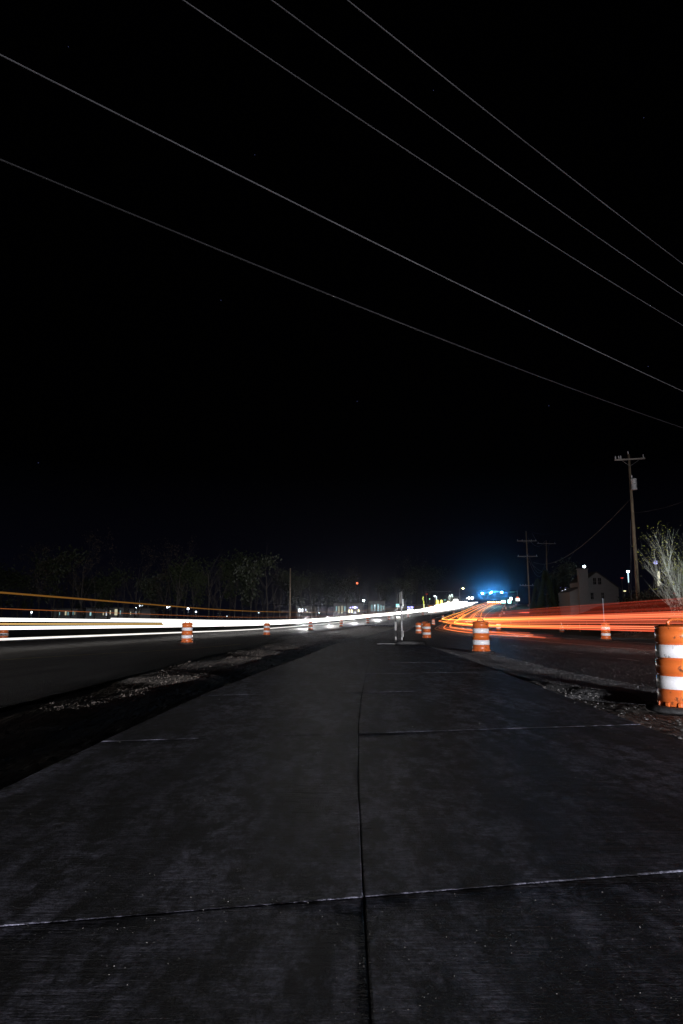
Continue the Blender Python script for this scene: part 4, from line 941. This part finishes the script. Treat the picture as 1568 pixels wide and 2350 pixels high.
glow_sign('shop_sign', 1425, 1431, 1325.5, 1327.5, 140, (1, .1, .08), .5, 'tiny red lit sign right of the house roof')
glow_sign('shop_sign', 1431.5, 1437, 1355.6, 1357.2, 120, (1, .9, .5), 2.0, 'tiny pair of yellow lights low behind the bushes')
for i, (u, v) in enumerate([(1550, 1361), (1557, 1369), (1556, 1376), (1558, 1380)]):
    q = pt(u, v, 47); gz = ground(q.x, 47); r = empty('red_lamp', (q.x, 47, gz), 0, '%s of the small red lights at the right edge under the shrub' % ['topmost', 'second', 'third', 'lowest'][i], 'red light', 'small red lights under the shrub')
    MB().tube([(0, 0, 0), (0, 0, max(.05, q.z-gz))], .015, 5).build('stake', M_BLACK, r); MB().ball((0, 0, q.z-gz), .085, 8).build('bulb', glow('red bulb', (1, .10, .05), 2.5), r)
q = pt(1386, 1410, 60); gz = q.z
r = empty('white_marker', (q.x, 60, gz-.6), 0, 'slim white marker post in front of the house, above the red trails', 'marker post'); MB().tube([(0, 0, 0), (0, 0, pt(1386, 1373, 60).z-gz+.6)], [.025, .035], 8).build('post', glow('glowing post', (.8, .88, 1), .22), r)  # the post's brightness is put in as glow, it is no lamp
# near lamp that lights the shrub
SL = lamp_post(1640, 1225, 38, (.80, .95, 1), 25, 'street lamp right of the pale shrub, outside the photo', .18)
pl_ = bpy.data.lights.new('lamp_light', 'SPOT'); pl_.energy = 1900; pl_.spot_size = R(80); pl_.spot_blend = .6; pl_.color = (.80, .97, .98); pl_.shadow_soft_size = .2
plo = bpy.data.objects.new('lamp_light', pl_); col.objects.link(plo); plo.parent = SL; plo.location = (-.0, -.1, pt(1640, 1225, 38).z-SL.location.z-.35); aim(plo, (-1.6, 6.5, -2.2))
# red beacon mast over the wood
q = pt(820, 1340, 330); gz = ground(q.x, 330); r = empty('beacon_mast', (q.x, 330, gz), 0, 'red beacon light on a dark mast above the wood', 'beacon mast')
MB().tube([(0, 0, 0), (0, 0, q.z-gz)], [.3, .12], 8).build('mast', M_BLACK, r); MB().ball((0, 0, q.z-gz+.3), .5, 10).build('beacon', glow('beacon', (1, .16, .07), 3), r, True)

# ------------------------------------------------------------------ traffic signals on a mast arm over the hilltop crossing
SY = 300.
armz = pt(1128, 1357.5, SY).z; xr_ = cam_u(1188, SY, armz); gz = Zr(SY)
sm = empty('signal_mast', (xr_, SY+.5, gz), 0, 'signal mast whose arm carries the three bright signals', 'signal mast')
MB().tube([(0, 0, 0), (0, 0, armz-gz+.5)], [.17, .13], 12).build('pole', M_GALV, sm, True)
MB().tube([(0, 0, armz-gz), (cam_u(1100, SY, armz)-xr_, 0, armz-gz+.15)], [.11, .06], 10).build('arm', M_GALV, sm, True)
def signal(u, v, label, lit, group, face=-1):
    q = pt(u, v, SY); root = empty('traffic_signal', q, 0, label, 'traffic signal', group)
    MB().box((0, .15, .36), (.40, .22, 1.15), 0, .04).build('housing', M_BLACK, root)
    for j, (z, c) in enumerate(((.72, (.10, .008, .006)), (.36, (.12, .07, .005)), (0, (.005, .08, .06)))):
        vz = MB(); n = 12
        vz.add([(math.cos(t)*.165, yy, z+math.sin(t)*.165) for yy in (.05, -.36) for t in [math.pi*2*k/n for k in range(n)]], [(k, (k+1) % n, n+(k+1) % n, n+k) for k in range(n)])
        vz.build('visor', M_BLACK, root)
        l = MB(); l.add([(math.cos(t)*.15, .03, z+math.sin(t)*.15) for t in [math.pi*2*k/16 for k in range(16)]], [tuple(range(16))])
        if lit and j == 2: l.build('lens', glow('signal green', (.30, .88, 1.0), 6000), root)
        else: l.build('lens', surf('lens %d' % j, c, c, .2), root)
    return root
SIG = []
for (u, v, lab) in [(1107.6, 1362, 'left one of the three bright blue-green traffic signals'), (1127.5, 1360, 'middle one of the three bright blue-green traffic signals'), (1151.5, 1359.3, 'right one of the three bright blue-green traffic signals')]:
    s = signal(u, v, lab, True, 'signals over the right road'); SIG.append(s)
    sp = bpy.data.lights.new('signal_light', 'SPOT'); sp.energy = 13000; sp.color = (.05, .40, 1.0); sp.spot_size = R(10); sp.spot_blend = .8; sp.shadow_soft_size = .28
    so = bpy.data.objects.new('signal_light', sp); col.objects.link(so); so.parent = s; so.location = (0, -.4, 0)
    aim(so, (-u/1568*1.05+.5, -1, -.018))
for (u, v, lab) in [(1004.8, 1361, 'left dark traffic signal over the left road'), (1030, 1359.5, 'right dark traffic signal over the left road')]: signal(u, v, lab, False, 'dark signals over the left road')
m2 = empty('signal_mast', (cam_u(978, SY, armz), SY+.5, ground(cam_u(978, SY, armz), SY)), 0, 'second signal mast holding the two dark signals over the left road', 'signal mast')
hz = pt(1010, 1358, SY).z-m2.location.z
MB().tube([(0, 0, 0), (0, 0, hz+.4)], [.17, .13], 12).build('pole', M_GALV, m2, True); MB().tube([(0, 0, hz), (cam_u(1036, SY, armz)-m2.location.x, 0, hz+.1)], [.11, .06], 10).build('arm', M_GALV, m2, True)
q = pt(1176, 1358.8, SY-.1); r = empty('street_name_sign', q, 0, 'pale green street-name sign on the signal arm, right of the signals', 'street sign')
MB().box((0, 0, 0), (2.2, .06, .42), 0, .02).build('panel', M_GREENP, r); MB().box((0, -.034, 0), (1.8, .01, .16)).build('lettering_band', glow('lit sign face', (.35, .75, .6), .5), r)

# ------------------------------------------------------------------ unseen cars added behind the camera for the light of their headlights
CX, CY = 12.6, -34.
car = empty('unseen_car', (CX, CY, .03), 0, 'first unseen car added behind the camera so its headlights light the barrels', 'car', 'unseen cars added for their headlights')
secs = [(-2.2, .45, .62, .72), (-2.1, .40, .86, .82), (-1.1, .30, .92, .86), (-.2, .28, .95, .88), (1.0, .28, .95, .88), (2.0, .36, .90, .84), (2.2, .45, .66, .76)]
cb = MB(); vs = []
for (y, z0, z1, hw) in secs: vs += [(-hw, y, z0), (-hw-.03, y, (z0+z1)/2), (-hw+.06, y, z1), (hw-.06, y, z1), (hw+.03, y, (z0+z1)/2), (hw, y, z0)]
cb.add(vs, [(j*6+i, j*6+(i+1) % 6, (j+1)*6+(i+1) % 6, (j+1)*6+i) for j in range(6) for i in range(6)]+[(5, 4, 3, 2, 1, 0), tuple(36+i for i in range(6))]); cb.build('body', M_CARP, car)
cb = MB(); vs = []
for (y, z1, hw) in ((-1.9, .93, .74), (-1.2, 1.40, .60), (.2, 1.44, .62), (1.1, .95, .76)): vs += [(-hw-.06, y, .92), (-hw, y, z1), (hw, y, z1), (hw+.06, y, .92)]
cb.add(vs, [(j*4+i, j*4+i+1, (j+1)*4+i+1, (j+1)*4+i) for j in range(3) for i in range(3)]); cb.build('cabin', M_GLASSD, car)
for x in (-.78, .78):
    for y in (-1.35, 1.35):
        wh = MB().lathe([(.12, -.1), (.32, -.1), (.33, -.06), (.33, .06), (.32, .1), (.12, .1)], 20).build('wheel', M_RUB, car, True); wh.location = (x, y, .33); wh.rotation_euler = (0, math.pi/2, 0)
for x in (-.62, .62):
    MB().box((x, 2.16, .66), (.30, .08, .14), 0, .03).build('headlight', glow('headlamp', (1, .97, .92), 20), car)
    MB().box((x, -2.18, .70), (.28, .06, .14), 0, .03).build('taillight', glow('tail lamp', (1, .05, .02), 1), car)
    hl = bpy.data.lights.new('headlight_beam', 'SPOT'); hl.energy = 32000; hl.color = (.97, .96, 1.0); hl.spot_size = R(41); hl.spot_blend = .8; hl.shadow_soft_size = .12
    ho = bpy.data.objects.new('headlight_beam', hl); col.objects.link(ho); ho.parent = car; ho.location = (x, 2.35, .68); aim(ho, (-.125, 1, -.12))

for i, (y, dx) in enumerate([(-44, .3), (-56, -.2), (-70, .4), (-86, 0), (-104, .2)]):
    c = copy_tree(car); c.location = (CX+dx, y, .03); tag(c, '%s unseen car added behind the camera so its headlights light the barrels' % ORD[i+1], 'car', 'unseen cars added for their headlights')

# ------------------------------------------------------------------ stars, and a thin haze added for the glow round the lamps
mb = MB()
for (u, v) in [(157, 107), (995, 207), (1488, 841), (585, 355), (507, 689), (1215, 713), (88, 1062), (820, 921), (1260, 931), (1478, 270)]:
    d = pt(u, v, 2500); mb.ball(d, 1.6, 5)
tag(mb.build('stars', glow('star', (.35, .4, 1), .10)), 'a few faint blue stars in the black sky', kind='stuff')
hb = MB().box((60, 240, 17), (900, 640, 40)).build('haze', None); hm, nt, out = nodes('haze'); pv = nt.nodes.new('ShaderNodeVolumePrincipled')
pv.inputs['Color'].default_value = (.8, .85, 1, 1); pv.inputs['Density'].default_value = 1.3e-4; pv.inputs['Anisotropy'].default_value = .985
nt.links.new(pv.outputs[0], out.inputs['Volume']); hb.data.materials.clear(); hb.data.materials.append(hm)
tag(hb, kind='stuff')
